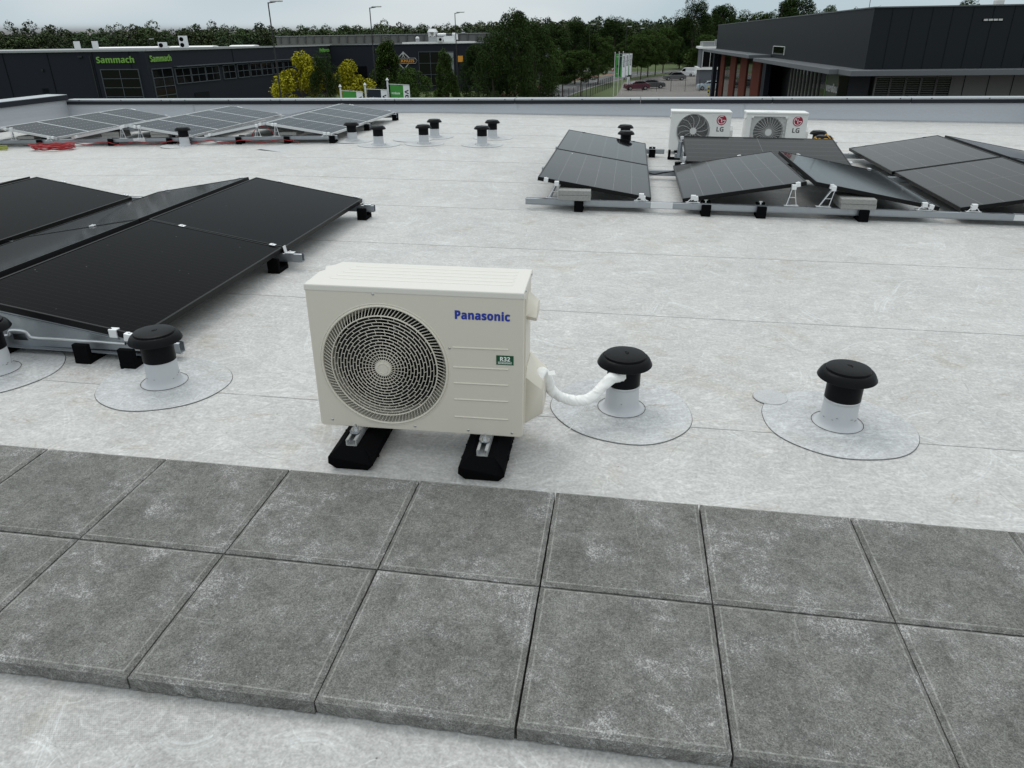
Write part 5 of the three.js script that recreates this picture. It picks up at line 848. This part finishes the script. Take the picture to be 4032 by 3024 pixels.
{ // brown-grey low building seen over the halls, with standing seams
  const b = thing('low_building', 'low grey building with ribbed parapet behind the halls', 'building'); part(b, 'wall', box(58, 9.6, 20, -52, 4.8, -182), std([0.14, 0.14, 0.135], 0.7)); const ribGeo = box(0.35, 1.3, 0.3), ribMat = std([0.08, 0.08, 0.08], 0.7); for (let k = 0; k < 30; k++) part(b, 'parapet_rib', ribGeo, ribMat).position.set(-80 + k * 1.95, 8.9, -171.9); part(b, 'parapet_cap', box(58.4, 0.12, 20.4, -52, 9.62, -182), M.roofGrey); plumb(b);
  const s = thing('shed', 'small grey shed half hidden behind trees at the road bend', 'building'); part(s, 'wall', box(5.5, 8.1, 8, -17.4, 4.05, -164), std([0.16, 0.17, 0.19], 0.6)); part(s, 'bright_window', box(1.1, 2.4, 0.1, -16.6, 6.2, -159.94), std([0.5, 0.54, 0.58], 0.3)); part(s, 'roof_edge', box(5.7, 0.15, 8.2, -17.4, 8.17, -164), M.roofGrey); plumb(s);
}
{ // black hall on the right
  const b = thing('black_hall', 'large black hall at the right with a grey canopy and red columns', 'building'); const T = 9.86;
  part(b, 'wall', box(40, T - 6.4, 73, 20, (T + 6.4) / 2, -36.5), M.claddingRight); part(b, 'lower_wall', box(38.2, 6.3, 71, 20.9, 3.15, -37), std([0.03, 0.032, 0.035], 0.6)); part(b, 'roof_edge', merge([box(40.1, 0.07, 0.12, 20, T + 0.03, 0), box(0.12, 0.07, 73.1, 0, T + 0.03, -36.5)]), M.canopy); part(b, 'roof_surface', box(39.8, 0.04, 72.8, 20.05, T - 0.05 + 0.06, -36.5), M.roofGrey);
  for (let k = 0; k < 16; k++) part(b, 'panel_joint', box(0.018, T - 6.5, 0.02, 1.05 + k * 1.13, (T + 6.5) / 2, 0.012), M.claddingJoint);
  part(b, 'canopy', merge([box(41, 0.28, 3.2, 19.2, 6.34, 0.35), box(1.9, 0.28, 28, -0.9, 6.34, -14.8)]), M.canopy); part(b, 'far_canopy', box(2.2, 0.3, 42, -1.0, 6.56, -51), M.canopy);
  part(b, 'louvre', merge([0, 1, 2, 3].map((k) => box(0.22, 0.1, 0.05, 6.35 + k * 0.27, 9.12, 0.03))), M.concreteW); part(b, 'louvre_frame', box(1.15, 0.16, 0.03, 6.75, 9.12, 0.01), M.claddingJoint);
  // ground floor of the near face, under the canopy
  part(b, 'grey_panel', box(30, 6.18, 0.2, 21.8 - 1.4 - 0.1 + 0, 3.1, -1.0 + 0.28), M.greyPanel); for (let k = 0; k < 8; k++) part(b, 'panel_joint', box(0.03, 6, 0.03, 6.2 + k * 1.4, 3.1, -0.6), M.claddingJoint);
  part(b, 'dark_panel', box(1.25, 6.1, 0.2, 0.0, 3.05, -0.62), M.copingDark); part(b, 'glass_corner', box(0.7, 6.1, 0.2, -0.85, 3.05, -0.66), M.pane);
  for (let k = 0; k < 5; k++) { const x = 0.95 + k * 0.9; const f = part(b, 'window', merge([box(0.07, 2.6, 0.14, x, 4.75, -0.52), box(0.07, 2.6, 0.14, x + 0.88, 4.75, -0.52), box(0.9, 0.07, 0.14, x + 0.44, 6.02, -0.52)]), M.greyPanel); part(f, 'pane', box(0.82, 2.5, 0.03, x + 0.44, 4.75, -0.58), M.pane); for (let j = 0; j < 14; j++) part(f, 'blind_slat', box(0.8, 0.05, 0.02, x + 0.44, 4.2 + j * 0.13, -0.545), std([0.05, 0.055, 0.055], 0.6)); }
  // recessed street face: glazing, printed sign panel, columns
  part(b, 'glazing', box(0.1, 6.2, 18, 0.3, 3.1, -12.5), M.pane); for (let k = 0; k < 9; k++) part(b, 'glazing_post', box(0.14, 6.2, 0.12, 0.22, 3.1, -11.2 - k * 1.2), M.greyPanel);
  part(b, 'printed_panel', box(0.08, 6.1, 4.6, 0.05, 3.05, -5.9), std([0.028, 0.045, 0.018], 0.5)); part(b, 'green_trim', merge([box(0.1, 6.1, 0.18, 0.03, 3.05, -3.6), box(0.1, 6.1, 0.18, 0.03, 3.05, -8.25)]), std([0.07, 0.16, 0.03], 0.6));
  wallLetters(b, 'verdouw', 3.9, 0.52, 0.06, 0, 4.8, -7.95, -Math.PI / 2, M.concreteW);
  part(b, 'dark_pier', box(0.5, 6.4, 1.6, -0.3, 3.2, -29.6), M.cladding); part(b, 'dark_pier', box(0.5, 6.5, 1.6, -0.3, 3.25, -70.2), M.cladding);
  const cols = [[-63.5, 3.6], [-53.6, 4.4], [-45.2, 4.6], [-36.6, 4.9]]; for (const [z, w] of cols) part(b, 'red_column', box(0.12, 6.4, w, -0.06, 3.2, z), M.red); part(b, 'dark_glazing', box(0.1, 6.4, 38, 0.05, 3.2, -50), M.pane);
  part(b, 'upper_window', merge([box(0.08, 0.06, 5.2, -0.05, 7.5, -26.4), box(0.08, 0.7, 0.1, -0.05, 7.15, -23.8), box(0.08, 0.7, 0.1, -0.05, 7.15, -29)]), M.concreteW); part(b, 'upper_pane', box(0.06, 0.66, 5.1, -0.02, 7.14, -26.4), M.pane);
  part(b, 'rooftop_box', rbox(0.45, 0.3, 0.5, 0.05, 7.5, T + 0.2, -1.5), M.concreteW); part(b, 'corner_light', box(0.3, 0.8, 0.3, -0.2, 7.6, -72.6), M.concreteW);
  for (const [x, z] of [[0.5, -30], [2, -8]]) part(b, 'lightning_rod', bar([x, T, z], [x, T + 1.2, z], 0.02, 5), M.lampBlack);
  plumb(b, 13.6, 0, -52, 0.0342);
}
{ // white trimmed office beyond the black hall
  const b = thing('office', 'small office with white bands and dark glass past the black hall', 'building'); part(b, 'wall', box(9, 6.4, 8, 15.3, 3.2, -154.1), std([0.1, 0.11, 0.13], 0.6)); part(b, 'white_band', merge([box(9.7, 0.36, 8.7, 15.2, 6.55, -154.1), box(9.7, 0.34, 8.7, 15.2, 3.03, -154.1)]), M.white); part(b, 'upper_storey', box(8.8, 0.85, 8, 15.4, 7.1, -154.1), std([0.24, 0.25, 0.25], 0.7)); windowUnit(b, 4, 2.9, 3, 1, 11.1, 3.25, -150.02, 0, M.concreteW, 0.12); plumb(b);
}
// ---- cars
const carPaint = (c) => new THREE.MeshPhysicalMaterial({ color: lin(...c), roughness: 0.35, clearcoat: 0.8, clearcoatRoughness: 0.1 });
function car(x, z, ry, kind, paint, label) {
  const c = thing(kind === 'van' ? 'parked_van' : 'parked_car', label, kind === 'van' ? 'van' : 'car', 'vehicles in the car park'); const H = kind === 'suv' ? 1.62 : kind === 'van' ? 1.85 : 1.45, L = kind === 'suv' ? 4.6 : 4.3, W = 1.78;
  const body = [[-L / 2, 0.35], [-L / 2 + 0.03, 0.75], [-L / 2 + 0.2, 0.92], [-L * 0.2, 1.0], [L * 0.44, 1.02], [L / 2 - 0.03, 0.9], [L / 2, 0.55], [L / 2 - 0.06, 0.32], [L * 0.4, 0.28], [-L * 0.4, 0.28]];
  const cab = kind === 'van' ? [[-L * 0.3, 0.98], [-L * 0.16, H - 0.12], [-L * 0.05, H], [L * 0.47, H - 0.02], [L * 0.485, 1.0]] : [[-L * 0.26, 0.98], [-L * 0.1, H - 0.06], [L * 0.02, H], [L * 0.26, H - 0.04], [L * 0.44, 1.02]];
  const b = part(c, 'body', extrudeZ(body, W, 0.06), paint); part(c, 'roof', extrudeZ(cab, W - 0.24, 0.05), paint);
  const win = kind === 'van' ? [[-L * 0.26, 1.03], [-L * 0.15, H - 0.22], [-L * 0.02, H - 0.2], [-L * 0.02, 1.03]] : cab.map(([a, y]) => [a * 0.93 + 0.02, y > 1.1 ? y - 0.09 : y + 0.03]); part(c, 'side_window', extrudeZ(win, W - 0.21, 0.0), M.pane);
  const ws = [[-L * 0.255, 1.03], [-L * 0.115, H - 0.1]]; const dx = ws[1][0] - ws[0][0], dy = ws[1][1] - ws[0][1]; part(c, 'windscreen', box(0.02, Math.hypot(dx, dy), W - 0.42, 0, 0, 0).rotateZ(-Math.atan2(dx, dy)).translate((ws[0][0] + ws[1][0]) / 2 - 0.06, (ws[0][1] + ws[1][1]) / 2 + 0.02, 0), M.pane);
  for (const sx of [-0.31, 0.31]) for (const sz of [-1, 1]) { const w = part(c, 'wheel', cylZ(0.33, 0.33, 0.22, L * sx, 0.33, sz * (W / 2 - 0.08), 20), M.blackRubber); part(w, 'rim', cylZ(0.2, 0.2, 0.02, L * sx, 0.33, sz * (W / 2 + 0.04), 14), M.steel); }
  for (const sz of [-1, 1]) { part(c, 'headlight', rbox(0.12, 0.13, 0.34, 0.04, -L / 2 + 0.05, 0.72, sz * 0.66), M.metalWhite); part(c, 'tail_light', rbox(0.08, 0.16, 0.26, 0.03, L / 2 - 0.02, 0.82, sz * 0.68), std([0.25, 0.01, 0.01], 0.3)); }
  plumb(c, x, 0.01, z, ry);
}
car(-0.43, -141, 0.25, 'hatch', carPaint([0.09, 0.012, 0.03]), 'dark purple red car parked first behind the far banners'); car(2.4, -145.6, Math.PI + 0.1, 'hatch', carPaint([0.05, 0.052, 0.055]), 'dark grey car parked behind the purple red one'); car(7.3, -172.4, 0.15, 'suv', carPaint([0.1, 0.1, 0.1]), 'grey sport utility car in the middle of the car park'); car(10.84, -189.6, -0.5, 'van', carPaint([0.72, 0.73, 0.74]), 'small white van at the far end of the car park'); car(12.0, -140.2, 0.05, 'hatch', carPaint([0.42, 0.5, 0.56]), 'pale blue car half hidden by the black hall');
car(-17.5, -96, 1.3, 'van', carPaint([0.62, 0.3, 0.04]), 'orange and white service vehicle glimpsed below the middle trees');
{ // mesh fences, posts and bollards
  function fence(pts, h, label) { const f = thing('mesh_fence', label, 'fence', 'dark mesh fences'); for (let i = 0; i < pts.length - 1; i++) { const [x, z] = pts[i], [x2, z2] = pts[i + 1], L = Math.hypot(x2 - x, z2 - z), n = Math.round(L / 2.5); for (let k = 0; k <= n; k++) part(f, 'post', cyl(0.04, 0.04, h, x + (x2 - x) * k / n, h / 2, z + (z2 - z) * k / n, 6), M.lampBlack); const w = []; for (let j = 0; j < 9; j++) w.push(bar([x, 0.1 + j * (h - 0.15) / 8, z], [x2, 0.1 + j * (h - 0.15) / 8, z2], 0.008, 3)); const nv = Math.round(L / 0.28); for (let k = 0; k < nv; k++) w.push(bar([x + (x2 - x) * k / nv, 0.05, z + (z2 - z) * k / nv], [x + (x2 - x) * k / nv, h, z + (z2 - z) * k / nv], 0.007, 3)); part(f, 'mesh', merge(w), M.lampBlack); } plumb(f); }
  fence([[-10.5, -112], [-7.6, -126], [-5, -150]], 1.9, 'dark mesh fence beside the road left of the far banners'); fence([[-1.8, -137], [12.4, -136.5]], 1.9, 'dark mesh fence in front of the parked cars');
  const i = thing('intercom_post', 'short white and black access post near the far banners', 'post'); part(i, 'column', rbox(0.5, 1.9, 0.4, 0.05, 0, 0.95, 0), M.metalWhite); part(i, 'head', rbox(0.55, 0.35, 0.45, 0.05, 0, 2.0, 0), M.blackPlastic); plumb(i, -2.06, 0, -148.5);
  for (const [x, z, lb] of [[10.9, -128.8, 'yellow and black bollard by the black hall, left'], [11.9, -126.8, 'yellow and black bollard by the black hall, right']]) { const o = thing('bollard', lb, 'bollard', 'striped bollards'); for (let k = 0; k < 5; k++) part(o, 'stripe', cyl(0.13, 0.13, 0.25, 0, 0.125 + k * 0.25, 0, 12), k % 2 ? M.lampBlack : std([0.62, 0.5, 0.03], 0.5)); plumb(o, x, 0, z); }
  const y = thing('yield_sign', 'small white and red give way sign left of the far banners', 'sign'); part(y, 'post', cyl(0.04, 0.04, 2.6, 0, 1.3, 0, 6), M.steel); const tri = (k) => [[-0.5 * k, 0.3 * k], [0.5 * k, 0.3 * k], [0, -0.56 * k]]; part(y, 'plate', extrudeZ(tri(1), 0.03).translate(0, 2.6, 0.05), std([0.5, 0.03, 0.03], 0.5)); part(y, 'plate_centre', extrudeZ(tri(0.62), 0.02).translate(0, 2.6, 0.075), M.white); plumb(y, -5.6, 0, -165);
}

scene.traverse((o) => { if (o.isMesh) { o.castShadow = true; o.receiveShadow = true; } });
renderer.render(scene, camera);
